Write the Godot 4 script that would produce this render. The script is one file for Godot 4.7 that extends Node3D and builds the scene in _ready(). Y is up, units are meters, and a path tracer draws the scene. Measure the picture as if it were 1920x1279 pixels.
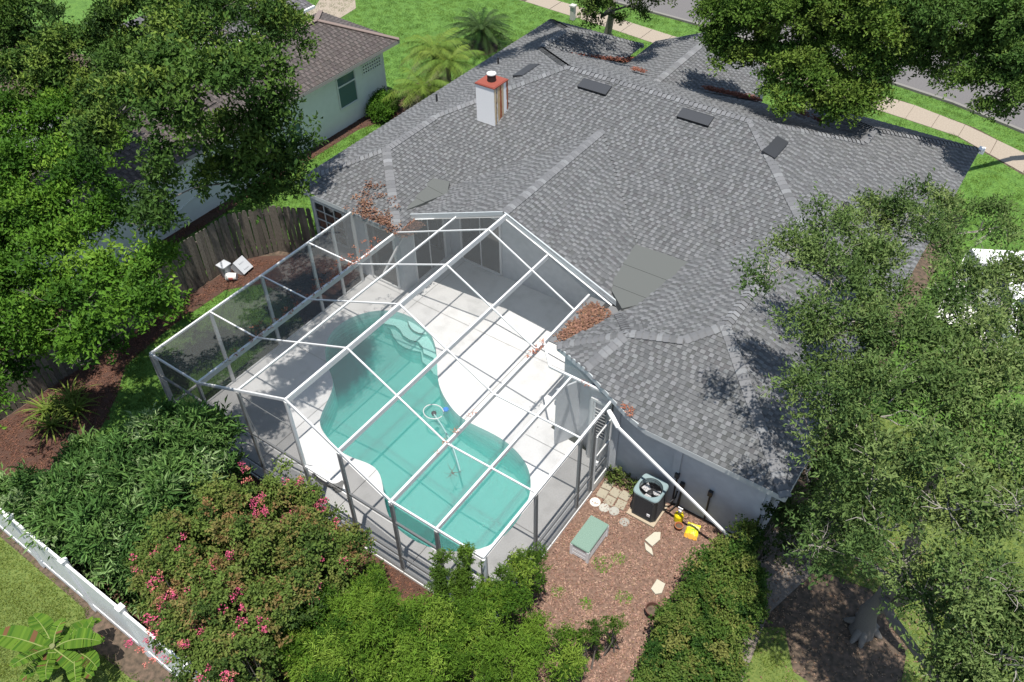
extends Node3D

# ---------------------------------------------------------------- helpers
const CAM := Vector3(15.4717,16.5417,6.7730)
const EAVE := 2.6
const GY := -0.08
var rng := RandomNumberGenerator.new()
var M := {}
var used := {}

class MB:
	var v := PackedVector3Array()
	var n := PackedVector3Array()
	var c := PackedColorArray()
	func tri3(a: Vector3, b: Vector3, d: Vector3, na: Vector3, nb: Vector3, nd: Vector3, col: Color) -> void:
		v.append(a); v.append(d); v.append(b)
		n.append(na); n.append(nd); n.append(nb)
		c.append(col); c.append(col); c.append(col)
	func tri(a: Vector3, b: Vector3, d: Vector3, col := Color.WHITE) -> void:
		var k := (b - a).cross(d - a).normalized()
		tri3(a, b, d, k, k, k, col)
	func quad(a: Vector3, b: Vector3, d: Vector3, e: Vector3, col := Color.WHITE) -> void:
		tri(a, b, d, col); tri(a, d, e, col)
	func box(t: Transform3D, s: Vector3, col := Color.WHITE) -> void:
		var h := s * 0.5
		var p := []
		for i in 8:
			p.append(t * Vector3(h.x if i & 1 else -h.x, h.y if i & 2 else -h.y, h.z if i & 4 else -h.z))
		quad(p[0], p[2], p[3], p[1], col); quad(p[4], p[5], p[7], p[6], col)
		quad(p[0], p[4], p[6], p[2], col); quad(p[1], p[3], p[7], p[5], col)
		quad(p[2], p[6], p[7], p[3], col); quad(p[0], p[1], p[5], p[4], col)
	func aab(a: Vector3, b: Vector3, col := Color.WHITE) -> void:
		box(Transform3D(Basis(), (a + b) * 0.5), (b - a).abs(), col)
	func bar(a: Vector3, b: Vector3, w: float, h: float, col := Color.WHITE) -> void:
		var z := (b - a).normalized()
		var up := Vector3.UP if absf(z.y) < 0.9 else Vector3.RIGHT
		var x := up.cross(z).normalized()
		var y := z.cross(x).normalized()
		box(Transform3D(Basis(x, y, z), (a + b) * 0.5), Vector3(w, h, a.distance_to(b)), col)
	func tube(pts: Array, rad: Array, sides := 6, col := Color.WHITE, cap := true) -> void:
		var rings := []
		var nor := []
		for i in pts.size():
			var z: Vector3 = (pts[mini(i + 1, pts.size() - 1)] - pts[maxi(i - 1, 0)]).normalized()
			var up := Vector3.UP if absf(z.y) < 0.95 else Vector3.RIGHT
			var x := up.cross(z).normalized()
			var y := z.cross(x)
			var r := []
			var k := []
			for s in sides:
				var a := TAU * s / sides
				var d := x * cos(a) + y * sin(a)
				k.append(d); r.append(pts[i] + d * rad[i])
			rings.append(r); nor.append(k)
		for i in pts.size() - 1:
			for s in sides:
				var t := (s + 1) % sides
				tri3(rings[i][s], rings[i][t], rings[i + 1][t], nor[i][s], nor[i][t], nor[i + 1][t], col)
				tri3(rings[i][s], rings[i + 1][t], rings[i + 1][s], nor[i][s], nor[i + 1][t], nor[i + 1][s], col)
		if cap:
			for s in range(1, sides - 1):
				tri(rings[0][0], rings[0][s + 1], rings[0][s], col)
				tri(rings[-1][0], rings[-1][s], rings[-1][s + 1], col)
	func lathe(o: Vector3, prof: Array, sides := 20, col := Color.WHITE, t := Basis()) -> void:
		for i in prof.size() - 1:
			for s in sides:
				var a0 := TAU * s / sides
				var a1 := TAU * (s + 1) / sides
				var p0: Vector2 = prof[i]
				var p1: Vector2 = prof[i + 1]
				var d := (p1 - p0)
				var kr := Vector2(d.y, -d.x).normalized()
				var f := func(q: Vector2, a: float) -> Vector3: return o + t * Vector3(q.x * cos(a), q.y, q.x * sin(a))
				var g := func(a: float) -> Vector3: return t * Vector3(kr.x * cos(a), kr.y, kr.x * sin(a))
				if p0.x > 0.0001: tri3(f.call(p0, a0), f.call(p1, a1), f.call(p0, a1), g.call(a0), g.call(a1), g.call(a1), col)
				if p1.x > 0.0001: tri3(f.call(p0, a0), f.call(p1, a0), f.call(p1, a1), g.call(a0), g.call(a0), g.call(a1), col)
	func poly(pts: PackedVector2Array, y: float, col := Color.WHITE) -> void:
		var ix := Geometry2D.triangulate_polygon(pts)
		for i in range(0, ix.size(), 3):
			var a := Vector3(pts[ix[i]].x, y, pts[ix[i]].y)
			var b := Vector3(pts[ix[i + 1]].x, y, pts[ix[i + 1]].y)
			var d := Vector3(pts[ix[i + 2]].x, y, pts[ix[i + 2]].y)
			if (b - a).cross(d - a).y > 0: tri(a, b, d, col)
			else: tri(a, d, b, col)
	func slab(pts: PackedVector2Array, y0: float, y1: float, col := Color.WHITE) -> void:
		poly(pts, y1, col)
		var ccw := not Geometry2D.is_polygon_clockwise(pts)
		for i in pts.size():
			var p := pts[i]
			var q := pts[(i + 1) % pts.size()]
			if ccw: 
				var s := p
				p = q
				q = s
			quad(Vector3(p.x, y0, p.y), Vector3(q.x, y0, q.y), Vector3(q.x, y1, q.y), Vector3(p.x, y1, p.y), col)
	func face(pts: Array, col := Color.WHITE) -> void:
		for i in range(1, pts.size() - 1):
			tri(pts[0], pts[i], pts[i + 1], col)
	func mesh() -> ArrayMesh:
		var a := []
		a.resize(Mesh.ARRAY_MAX)
		a[Mesh.ARRAY_VERTEX] = v
		a[Mesh.ARRAY_NORMAL] = n
		a[Mesh.ARRAY_COLOR] = c
		var m := ArrayMesh.new()
		m.add_surface_from_arrays(Mesh.PRIMITIVE_TRIANGLES, a)
		return m

func lin(r: float, g: float, b: float) -> Color:
	return Color(r, g, b).linear_to_srgb()

func ramp(cols: Array) -> Gradient:
	var g := Gradient.new()
	var o := PackedFloat32Array()
	var k := PackedColorArray()
	for i in cols.size():
		o.append(float(i) / (cols.size() - 1)); k.append(cols[i])
	g.offsets = o; g.colors = k
	return g

func noise_tex(freq: float, cols: Array, size := 512, octaves := 4, sd := 1, type := FastNoiseLite.TYPE_SIMPLEX_SMOOTH, nrm := false) -> NoiseTexture2D:
	var f := FastNoiseLite.new()
	f.noise_type = type; f.frequency = freq; f.fractal_octaves = octaves; f.seed = sd
	var t := NoiseTexture2D.new()
	t.width = size; t.height = size; t.seamless = true; t.noise = f
	if nrm:
		t.as_normal_map = true; t.bump_strength = 6.0
	else:
		t.color_ramp = ramp(cols)
	return t

func mat(c: Color, rough := 0.8, metal := 0.0) -> StandardMaterial3D:
	var m := StandardMaterial3D.new()
	m.albedo_color = c; m.roughness = rough; m.metallic = metal
	return m

func nmat(cols: Array, metres: float, freq := 0.02, rough := 0.9, sd := 1, octaves := 5) -> StandardMaterial3D:
	var m := mat(Color.WHITE, rough)
	m.albedo_texture = noise_tex(freq, cols, 512, octaves, sd)
	m.uv1_triplanar = true; m.uv1_world_triplanar = true
	m.uv1_scale = Vector3.ONE / metres
	return m

func add_detail(m: StandardMaterial3D, cols: Array, metres: float, freq: float, sd: int) -> void:
	m.detail_enabled = true
	m.detail_blend_mode = BaseMaterial3D.BLEND_MODE_MUL
	m.detail_albedo = noise_tex(freq, cols, 512, 4, sd)
	m.detail_uv_layer = BaseMaterial3D.DETAIL_UV_2
	m.uv2_triplanar = true; m.uv2_world_triplanar = true
	m.uv2_scale = Vector3.ONE / metres

func vmat(rough := 0.8) -> StandardMaterial3D:
	var m := mat(Color.WHITE, rough)
	m.vertex_color_use_as_albedo = true
	return m

func numbered(s: String) -> String:
	var k: int = used.get(s, -1) + 1
	used[s] = k
	return s if k == 0 else "%s_%03d" % [s, k]

func obj(called: String, mb, m: Material, parent: Node = self) -> MeshInstance3D:
	var o := MeshInstance3D.new()
	o.mesh = mb.mesh() if mb is MB else mb
	o.material_override = m
	if parent == self:
		o.name = numbered(called); add_child(o)
	else:
		o.name = called; parent.add_child(o, true)
	return o

func tag(o: Node, label: String, category: String, group := "") -> Node:
	o.set_meta("label", label); o.set_meta("category", category)
	if group: o.set_meta("group", group)
	return o

func thing(called: String, label: String, category: String, at := Vector3.ZERO, group := "") -> Node3D:
	var o := Node3D.new()
	o.name = numbered(called); add_child(o); o.position = at
	tag(o, label, category, group)
	return o

func struct(called: String, mb, m: Material) -> MeshInstance3D:
	var o := obj(called, mb, m)
	o.set_meta("kind", "structure")
	return o

func multi(called: String, mesh: Mesh, m: Material, xf: Array, cols: Array, parent: Node = self) -> MultiMeshInstance3D:
	var k := MultiMesh.new()
	k.transform_format = MultiMesh.TRANSFORM_3D
	k.use_colors = true
	k.mesh = mesh
	k.instance_count = xf.size()
	for i in xf.size():
		k.set_instance_transform(i, xf[i]); k.set_instance_color(i, cols[i])
	var o := MultiMeshInstance3D.new()
	o.multimesh = k; o.material_override = m
	if parent == self:
		o.name = numbered(called); add_child(o)
	else:
		o.name = called; parent.add_child(o, true)
	return o

func rdir() -> Vector3:
	var z := rng.randf_range(-1, 1)
	var a := rng.randf() * TAU
	var r := sqrt(1 - z * z)
	return Vector3(r * cos(a), z, r * sin(a))

func rbasis() -> Basis:
	return Basis(rdir(), rng.randf() * TAU)

func v2(a: Array) -> PackedVector2Array:
	var o := PackedVector2Array()
	for p in a: o.append(Vector2(p[0], p[1]))
	return o

# a leaf: a kite folded along its midrib
func leaf(mb: MB, at: Vector3, dir: Vector3, side: Vector3, up: Vector3, l: float, w: float, col := Color.WHITE) -> void:
	var m := at + dir * l * 0.45 + up * l * 0.06
	var tip := at + dir * l - up * l * 0.08
	mb.tri(at, m - side * w + up * w * 0.3, tip, col)
	mb.tri(at, tip, m + side * w + up * w * 0.3, col)

func clump(sd: int, leaves: int, radius: float, l: float, w: float, droop := 0.0) -> ArrayMesh:
	rng.seed = sd
	var mb := MB.new()
	var twigs := maxi(3, leaves / 6)
	for t in twigs:
		var d := rdir()
		d.y = absf(d.y) * 0.7 - droop
		d = d.normalized()
		for i in leaves / twigs:
			var f := (i + 1.0) / (leaves / twigs)
			var at := d * radius * f + rdir() * radius * 0.12
			var ld := (d * 0.6 + rdir()).normalized()
			var up := (Vector3.UP + rdir() * 0.7).normalized()
			var sdv := up.cross(ld).normalized()
			var s := rng.randf_range(0.75, 1.2)
			var g := rng.randf_range(0.82, 1.15)
			leaf(mb, at, ld, sdv, sdv.cross(ld).normalized() * -1.0, l * s, w * s, Color(g, g, g))
	return mb.mesh()

# crown positions: sprays set through the outer volume of a set of blobs, each spray a flat cluster of leafy twigs
func scatter(bl: Array, per_area: float, sd: int, squash := 0.8, inner := 0.45, y_min := -1.0, spray := 0.42, each := 16, flat := 0.5) -> Array:
	rng.seed = sd
	var out := []
	for b in bl:
		var c := Vector3(b[0], b[1], b[2])
		var r: float = b[3]
		var n := int(ceil(per_area * r * r / each))
		for i in n:
			var d := rdir()
			if d.y < -0.25 and rng.randf() < 0.6: d.y = -d.y
			var q := d * r * lerpf(inner, 1.0, sqrt(rng.randf()))
			q.y *= squash
			var sc := c + q
			var tone := clampf(rng.randfn(0.5, 0.28), 0.0, 1.0)
			var sr := spray * rng.randf_range(0.6, 1.25)
			var up := (d * 0.7 + Vector3.UP * 0.8 + rdir() * 0.35).normalized()
			var ax := up.cross(rdir()).normalized()
			var az := ax.cross(up)
			for k in int(each * rng.randf_range(0.5, 1.4)):
				var e := rdir() * pow(rng.randf(), 0.4) * sr
				var p := sc + ax * e.x + az * e.z + up * e.y * flat
				if p.y < y_min: continue
				out.append([p, up, clampf(tone + rng.randf_range(-0.16, 0.16), 0.0, 0.999)])
	return out

func foliage(parent: Node, called: String, pos: Array, meshes: Array, m: Material, pal: Array, sd: int, smin := 0.75, smax := 1.3, upright := 0.5) -> void:
	rng.seed = sd
	var xs := []
	var cs := []
	for k in meshes.size():
		xs.append([]); cs.append([])
	for p in pos:
		var up: Vector3 = (p[1] * (1.0 - upright) + Vector3.UP * upright + rdir() * 0.4).normalized()
		var x := up.cross(rdir()).normalized()
		var b := Basis(x, up, x.cross(up)).scaled(Vector3.ONE * rng.randf_range(smin, smax))
		var k := rng.randi() % meshes.size()
		xs[k].append(Transform3D(b, p[0]))
		var t: float = p[2] if p.size() > 2 else rng.randf()
		var i := int(t * (pal.size() - 1))
		var col: Color = pal[i].lerp(pal[mini(i + 1, pal.size() - 1)], t * (pal.size() - 1) - i)
		var g := rng.randf_range(0.8, 1.2)
		cs[k].append(Color(col.r * g, col.g * g, col.b * g))
	for k in meshes.size():
		if xs[k].size(): multi(called, meshes[k], m, xs[k], cs[k], parent).set_meta("kind", "stuff")

# trunk with limbs reaching toward blob centres, and twigs
func wood(parent: Node, base: Vector3, fork: Vector3, r0: float, bl: Array, m: Material, sd: int, twigs: Array, tw_mat: Material, n_twigs: int) -> void:
	rng.seed = sd
	var mb := MB.new()
	var mid := base.lerp(fork, 0.5) + Vector3(rng.randf_range(-0.15, 0.15), 0, rng.randf_range(-0.15, 0.15))
	mb.tube([base - Vector3(0, 0.2, 0), base + Vector3(0, 0.25, 0), mid, fork], [r0 * 1.5, r0 * 1.1, r0 * 0.9, r0 * 0.75], 10)
	for i in 6:
		var ra2 := TAU * i / 6 + rng.randf_range(-.3, .3)
		var dv := Vector3(cos(ra2), 0, sin(ra2))
		mb.tube([base + Vector3(0, r0 * 1.4, 0) + dv * r0 * .3, base + Vector3(0, r0 * .45, 0) + dv * r0 * 1.3, base + dv * r0 * 2.0 - Vector3(0, .06, 0)], [r0 * .6, r0 * .4, r0 * .2], 7)
	# limbs branch from the nearest limb already grown
	var order := bl.duplicate()
	order.sort_custom(func(a, b): return fork.distance_to(Vector3(a[0], a[1], a[2])) < fork.distance_to(Vector3(b[0], b[1], b[2])))
	var nodes := [[fork, r0 * 0.6]]
	for b in order:
		var e := Vector3(b[0], b[1] - b[3] * 0.3, b[2])
		var near: Array = nodes[0]
		for k in nodes:
			if k[0].distance_to(e) < near[0].distance_to(e): near = k
		var st: Vector3 = near[0]
		var ra: float = near[1]
		var d := st.distance_to(e)
		var md := st.lerp(e, 0.5) + rdir() * d * 0.1
		mb.tube([st, md, e], [ra, ra * 0.8, maxf(ra * 0.6, 0.012)], 6)
		nodes.append([e, maxf(ra * 0.6, 0.016)])
	obj("trunk", mb, m, parent)
	if n_twigs > 0:
		var tb := MB.new()
		for i in n_twigs:
			var b: Array = bl[rng.randi() % bl.size()]
			var c := Vector3(b[0], b[1], b[2])
			var p: Vector3 = c + rdir() * b[3] * 0.3
			var dr := (rdir() + Vector3(0, 0.5, 0)).normalized()
			var pts := [p]
			var rad := [0.017]
			for k in 5:
				dr = (dr + rdir() * 0.45).normalized()
				p = p + dr * b[3] * 0.2
				pts.append(p); rad.append(0.017 - 0.0028 * (k + 1))
			tb.tube(pts, rad, 4, Color.WHITE, false)
			for j in 2:
				var e: Vector3 = pts[rng.randi_range(2, 4)]
				var f := (dr + rdir()).normalized()
				tb.tube([e, e + f * .14, e + (f + rdir() * .4).normalized() * .3], [0.009, 0.006, 0.003], 3, Color.WHITE, false)
		var o := obj("twigs", tb, tw_mat, parent)
		o.set_meta("kind", "stuff")

func leafmat(back: Color, rough := 0.55) -> StandardMaterial3D:
	var m := vmat(rough)
	m.backlight_enabled = true
	m.backlight = back
	m.metallic_specular = 0.22
	return m

# ---------------------------------------------------------------- scene
func _ready() -> void:
	setup()
	materials()
	ground()
	house()
	pool_and_deck()
	cage()
	neighbours()
	fences()
	trees()
	shrubs()
	garden_things()
	litter()

func setup() -> void:
	var cam := Camera3D.new()
	cam.name = "camera"
	cam.position = CAM
	cam.basis = Basis.from_euler(Vector3(-0.759840,0.621356,-0.018351))
	cam.fov = 43.9548
	cam.far = 400.0
	add_child(cam)
	var sky := ProceduralSkyMaterial.new()
	sky.sky_top_color = Color(0.56, 0.66, 0.80)
	sky.sky_horizon_color = Color(0.86, 0.89, 0.92)
	sky.sky_curve = 0.2
	sky.ground_bottom_color = Color(0.2, 0.22, 0.18)
	sky.ground_horizon_color = Color(0.55, 0.6, 0.6)
	var s := Sky.new()
	s.sky_material = sky
	var e := Environment.new()
	e.background_mode = Environment.BG_SKY
	e.sky = s
	e.background_energy_multiplier = 0.85
	e.tonemap_mode = Environment.TONE_MAPPER_LINEAR
	e.tonemap_exposure = 1.4
	e.sdfgi_enabled = true; e.ssao_enabled = true; e.ssil_enabled = true
	var w := WorldEnvironment.new()
	w.name = "world"
	w.environment = e
	add_child(w)
	var sun := DirectionalLight3D.new()
	sun.name = "sun"
	sun.light_energy = 1.6
	sun.light_color = Color(1.0, 0.975, 0.94)
	sun.light_angular_distance = 0.55
	sun.shadow_enabled = true
	add_child(sun)
	sun.look_at_from_position(Vector3(2.4, 20, 3.7), Vector3.ZERO, Vector3.RIGHT)

func materials() -> void:
	M.grain = vmat(0.95)
	M.grain.albedo_texture = noise_tex(0.12, [lin(.62, .62, .62), lin(1, 1, 1)], 512, 3, 4)
	M.grain.uv1_triplanar = true; M.grain.uv1_world_triplanar = true; M.grain.uv1_scale = Vector3.ONE * 1.3
	M.felt = nmat([lin(.12, .123, .127), lin(.16, .164, .168)], 1.2, 0.05, 0.95, 3)
	M.roll = nmat([lin(.075, .08, .076), lin(.115, .122, .116)], 0.8, 0.09, 0.95, 5)
	M.deck = nmat([lin(.58, .58, .575), lin(.69, .69, .685), lin(.72, .72, .715)], 4.0, 0.01, 0.85, 7)
	add_detail(M.deck, [lin(.86, .86, .85), lin(1, 1, 1), lin(1, 1, 1)], 0.9, 0.04, 8)
	M.wall = nmat([lin(.44, .47, .50), lin(.52, .55, .58)], 3.0, 0.02, 0.85, 9)
	M.trim = mat(lin(.72, .73, .73), 0.6)
	M.alu = mat(lin(.62, .63, .63), 0.45)
	M.fascia = mat(lin(.42, .45, .46), 0.6)
	M.glass = mat(Color(lin(.02, .03, .035), 1), 0.06)
	M.glass.metallic_specular = 0.7
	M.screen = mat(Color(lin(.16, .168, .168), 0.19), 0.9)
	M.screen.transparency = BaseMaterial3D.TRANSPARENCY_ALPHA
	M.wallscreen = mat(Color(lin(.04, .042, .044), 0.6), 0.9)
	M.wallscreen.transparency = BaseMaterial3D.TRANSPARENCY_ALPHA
	M.painted_haze_screen = mat(Color(lin(.075, .08, .08), 0.44), 0.9)  # haze of mesh seen at a slant, painted in as extra opacity
	M.painted_haze_screen.transparency = BaseMaterial3D.TRANSPARENCY_ALPHA
	M.faint_painted_haze = mat(Color(lin(.1, .105, .105), 0.3), 0.9)  # weaker painted haze for the panels just left of the ridge
	M.faint_painted_haze.transparency = BaseMaterial3D.TRANSPARENCY_ALPHA
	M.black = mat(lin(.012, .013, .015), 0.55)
	M.vent = mat(lin(.03, .032, .036), 0.5)
	M.plaster = nmat([lin(.40, .68, .65), lin(.50, .76, .73)], 1.6, 0.05, 0.7, 11)
	M.murk = mat(Color(lin(.012, .46, .395), 0.17), 0.9)
	M.murk.transparency = BaseMaterial3D.TRANSPARENCY_ALPHA
	M.murk.specular_mode = BaseMaterial3D.SPECULAR_DISABLED
	M.water = mat(Color(lin(.03, .35, .30), 0.05), 0.03)
	M.water.transparency = BaseMaterial3D.TRANSPARENCY_ALPHA
	M.water.normal_enabled = true
	M.water.normal_texture = noise_tex(0.035, [], 512, 3, 12, FastNoiseLite.TYPE_SIMPLEX_SMOOTH, true)
	M.water.normal_scale = 0.8
	M.water.uv1_triplanar = true; M.water.uv1_world_triplanar = true; M.water.uv1_scale = Vector3.ONE * 0.7
	M.dirt = nmat([lin(.035, .028, .02), lin(.09, .065, .045), lin(.15, .10, .075)], 2.6, 0.03, 0.95, 13)
	M.yard = nmat([lin(.10, .06, .045), lin(.20, .13, .10), lin(.28, .19, .15)], 1.7, 0.035, 0.95, 14)
	add_detail(M.yard, [lin(.55, .5, .45), lin(1, 1, 1)], 0.35, 0.05, 15)
	M.mulch = nmat([lin(.04, .02, .014), lin(.10, .05, .034)], 0.9, 0.06, 0.95, 16)
	M.lawn = nmat([lin(.04, .095, .012), lin(.075, .165, .022), lin(.12, .22, .035)], 2.2, 0.04, 0.95, 17)
	add_detail(M.lawn, [lin(.62, .66, .5), lin(1, 1, 1), lin(1.0, .95, .8)], 7.0, 0.02, 30)
	M.lawn_dry = nmat([lin(.055, .09, .016), lin(.10, .14, .028), lin(.14, .165, .04)], 2.0, 0.04, 0.95, 18)
	M.road = nmat([lin(.10, .095, .094), lin(.15, .142, .139)], 2.0, 0.06, 0.95, 19)
	M.walk = nmat([lin(.24, .20, .155), lin(.33, .28, .22)], 2.0, 0.05, 0.95, 20)
	M.concrete = nmat([lin(.36, .35, .32), lin(.5, .49, .45)], 0.6, 0.05, 0.9, 21)
	M.bark = nmat([lin(.05, .042, .036), lin(.16, .14, .12), lin(.22, .2, .18)], 0.5, 0.05, 0.95, 22)
	M.palebark = nmat([lin(.2, .185, .16), lin(.36, .34, .3)], 0.4, 0.05, 0.9, 23)
	M.oakbark = nmat([lin(.07, .062, .055), lin(.15, .138, .122), lin(.24, .225, .2)], 0.45, 0.05, 0.95, 55)
	M.wood = nmat([lin(.07, .06, .048), lin(.15, .13, .105), lin(.2, .18, .15)], 0.7, 0.03, 0.95, 24)
	M.brownroof = vmat(0.95)
	M.mint = nmat([lin(.75, .78, .73), lin(.81, .84, .79)], 4.0, 0.02, 0.85, 25)
	M.vinyl = mat(lin(.74, .75, .77), 0.4)
	M.v = vmat(0.7)
	M.rust = nmat([lin(.16, .03, .02), lin(.30, .08, .05)], 0.5, 0.06, 0.8, 26)
	M.leaf = leafmat(Color(0.5, 0.6, 0.2))
	M.leafdark = leafmat(Color(0.35, 0.45, 0.15))
	M.petal = leafmat(Color(0.4, 0.2, 0.25), 0.6)
	M.litter = vmat(0.9)

# ---------------------------------------------------------------- ground
func blade_tuft(sd: int, n: int, r: float, h: float, w: float) -> ArrayMesh:
	rng.seed = sd
	var mb := MB.new()
	for i in n:
		var a := rng.randf() * TAU
		var at := Vector3(cos(a), 0, sin(a)) * r * sqrt(rng.randf())
		var ln := Vector3(rng.randf_range(-1, 1), 0, rng.randf_range(-1, 1)) * h * 0.8
		var s := Vector3(rng.randf_range(-1, 1), 0, rng.randf_range(-1, 1)).normalized() * w
		var g := rng.randf_range(0.75, 1.25)
		mb.tri(at - s, at + s, at + ln + Vector3(0, h * rng.randf_range(0.6, 1.2), 0), Color(g, g, g))
	return mb.mesh()

func grass(label: String, polys: Array, density: float, pal: Array, sd: int, y: float) -> void:
	rng.seed = sd
	var xs := []
	var cs := []
	var fn := FastNoiseLite.new()
	fn.seed = sd; fn.frequency = 0.35
	for pg in polys:
		var pp := v2(pg)
		var lo := pp[0]
		var hi := pp[0]
		for q in pp:
			lo = lo.min(q); hi = hi.max(q)
		var n := int((hi.x - lo.x) * (hi.y - lo.y) * density)
		for i in n:
			var q := Vector2(rng.randf_range(lo.x, hi.x), rng.randf_range(lo.y, hi.y))
			if not Geometry2D.is_point_in_polygon(q, pp): continue
			xs.append(Transform3D(Basis(Vector3.UP, rng.randf() * TAU).scaled(Vector3.ONE * rng.randf_range(0.7, 1.3)), Vector3(q.x, y, q.y)))
			var t := clampf(0.5 + fn.get_noise_2d(q.x, q.y) + rng.randf_range(-0.25, 0.25), 0, 1)
			cs.append(pal[0].lerp(pal[1], t))
	var o := multi("grass", blade_tuft(sd, 16, 0.13, 0.05, 0.007), M.leaf, xs, cs)
	tag(o, label, "grass")
	o.set_meta("kind", "stuff")

func sheet(called: String, pg: Array, y: float, m: Material) -> void:
	var mb := MB.new()
	mb.poly(v2(pg), y)
	struct(called, mb, m)

func ground() -> void:
	var pl := MB.new()
	for r in [[-120, 0.3, 90, -150], [9.5, 120, 90, -150], [0.3, 9.5, 90, -0.3], [0.3, 9.5, -7.2, -150]]:
		pl.quad(Vector3(r[0], GY - 0.012, r[2]), Vector3(r[1], GY - 0.012, r[2]), Vector3(r[1], GY - 0.012, r[3]), Vector3(r[0], GY - 0.012, r[3]))
	struct("ground", pl, M.dirt)
	# lawns
	var side := [[-1.6, 4.2], [-1.0, 4.2], [-0.6, 2.4], [0.6, 0.5], [-0.15, -0.2], [-0.15, -4.6], [-1.4, -5.3], [-2.6, -5.2], [-3.3, -4.4], [-3.35, -2.4], [-3.1, -0.6], [-2.3, 0.3], [-1.7, 1.2], [-1.5, 2.6]]
	var strip := [[-6.5, 4.4], [-4.3, 4.4], [-4.2, -5.9], [-2.6, -7.6], [-2.6, -16.0], [-5.6, -16.0], [-6.5, -14.0], [-6.5, -5.0]]
	var back := [[-14, 4.6], [2.4, 4.6], [3.4, 5.05], [4.6, 5.0], [6.0, 4.6], [14, 4.6], [14, 16], [-14, 16]]
	var frontl := [[-40, -12], [-14, -12], [-14, -17.2], [-5.4, -17.2], [-5.0, -16.0], [-2.7, -16.0], [-2.6, -21.6], [2, -22.0], [7.3, -22.2], [7.3, -26.5], [-0.2, -27.0], [-3.5, -27.4], [-8.1, -27.8], [-40, -28.5]]
	var frontr := [[7.3, -21.6], [14.3, -20.9], [14.4, -10.5], [18.5, -10.5], [30, -18.0], [30, -20.2], [15.3, -24.7], [12.8, -26.1], [9.5, -26.5], [7.3, -26.5]]
	var verge := [[-40, -29.6], [-5.0, -28.7], [-0.2, -28.2], [10.4, -27.75], [13.2, -27.15], [15.1, -26.2], [30, -21.6], [30, -23.4], [14.9, -27.7], [12.0, -28.6], [9.4, -29.0], [-0.1, -29.9], [-40, -31.5]]
	var under := [[14.95, -5.2], [15.3, -6.6], [14.4, -7.2], [14.2, -10.5], [19, -10.5], [24, -8], [24, 4], [14.9, 4], [14.75, -1.5], [14.55, -3.2], [15.0, -3.5], [15.5, -2.7], [16.6, -2.6], [17.4, -3.4], [17.2, -4.8], [16.2, -5.4]]
	sheet("lawn", side, GY - 0.004, M.lawn)
	sheet("lawn", strip, GY - 0.004, M.lawn)
	sheet("lawn", back, GY - 0.004, M.lawn_dry)
	sheet("lawn", frontl, GY - 0.004, M.lawn)
	sheet("lawn", frontr, GY - 0.004, M.lawn)
	sheet("lawn", verge, GY - 0.004, M.lawn)
	sheet("lawn", under, GY - 0.004, M.lawn_dry)
	grass("lawn strip between the wooden fence and the pool cage", [side, strip], 70, [Color(.05, .11, .016), Color(.135, .215, .034)], 31, GY - 0.004)
	grass("yellow green mown lawn behind the white fence", [[[-3, 4.62], [2.4, 4.62], [3.4, 5.05], [4.6, 5.0], [6.0, 4.62], [7.5, 4.62], [5, 8], [-2, 8]]], 110, [Color(.06, .11, .016), Color(.15, .19, .035)], 32, GY - 0.004)
	grass("bright green mown lawn in front of the houses", [[[-22, -16.5], [-14, -16.5], [-14, -17.2], [-5.4, -17.2], [-5.0, -16.0], [-2.7, -16.0], [-2.6, -21.6], [7.3, -22.2], [7.3, -26.5], [-0.2, -27.0], [-8.1, -27.8], [-22, -28.5]], frontr, verge], 34, [Color(.05, .11, .016), Color(.135, .215, .034)], 33, GY - 0.004)
	grass("thin patchy lawn under the sprawling oak", [under], 70, [Color(.09, .14, .02), Color(.19, .26, .04)], 34, GY - 0.004)
	# mulch and bare yard
	sheet("yard", [[9.9, 0.05], [9.9, -5.0], [13.4, -5.0], [13.6, -4.2], [13.0, -3.0], [12.9, -1.0], [13.2, 1.5], [10, 2.5], [8.5, 0.6]], GY, M.yard)
	sheet("mulch_bed", [[-4.1, 4.3], [-1.6, 4.2], [-1.5, 2.6], [-1.7, 1.2], [-2.3, 0.3], [-3.1, -0.6], [-3.35, -2.4], [-3.3, -4.4], [-2.6, -5.2], [-1.4, -5.3], [-0.15, -4.6], [-0.1, -7.3], [-2.2, -7.3], [-4.0, -5.9]], GY, M.mulch)
	sheet("mulch_bed", [[-3.3, 4.35], [-1.0, 4.25], [-0.5, 2.4], [0.7, 0.45], [0.05, 0.03], [9.85, 0.03], [9.3, 1.0], [10.0, 2.2], [9.0, 4.35]], GY, M.mulch)
	sheet("mulch_bed", [[-7.1, 4.0], [-6.5, 4.4], [-6.5, -5.0], [-6.5, -14.0], [-5.6, -16.0], [-4.2, -16.0], [-4.2, -18.4], [-5.6, -18.6], [-7.1, -18.4]], GY, M.mulch)
	sheet("mulch_bed", [[-7.5, -21.9], [-6.9, -21.6], [-6.2, -21.9], [-6.0, -22.5], [-6.4, -23.1], [-7.2, -23.2], [-7.7, -22.7]], GY, M.dirt)
	# pavement
	var road := MB.new()
	road.poly(v2([[-60, -33], [-0.1, -30.0], [9.4, -29.1], [12.0, -28.7], [14.9, -27.8], [30, -23.6], [60, -12], [60, -24], [30, -34], [15, -38], [0, -40], [-60, -43]]), GY - 0.008)
	struct("road", road, M.road)
	var curb := MB.new()
	var cp := [[-40, -31.6], [-0.1, -30.0], [9.4, -29.1], [12.0, -28.7], [14.9, -27.8], [30, -23.6]]
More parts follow.
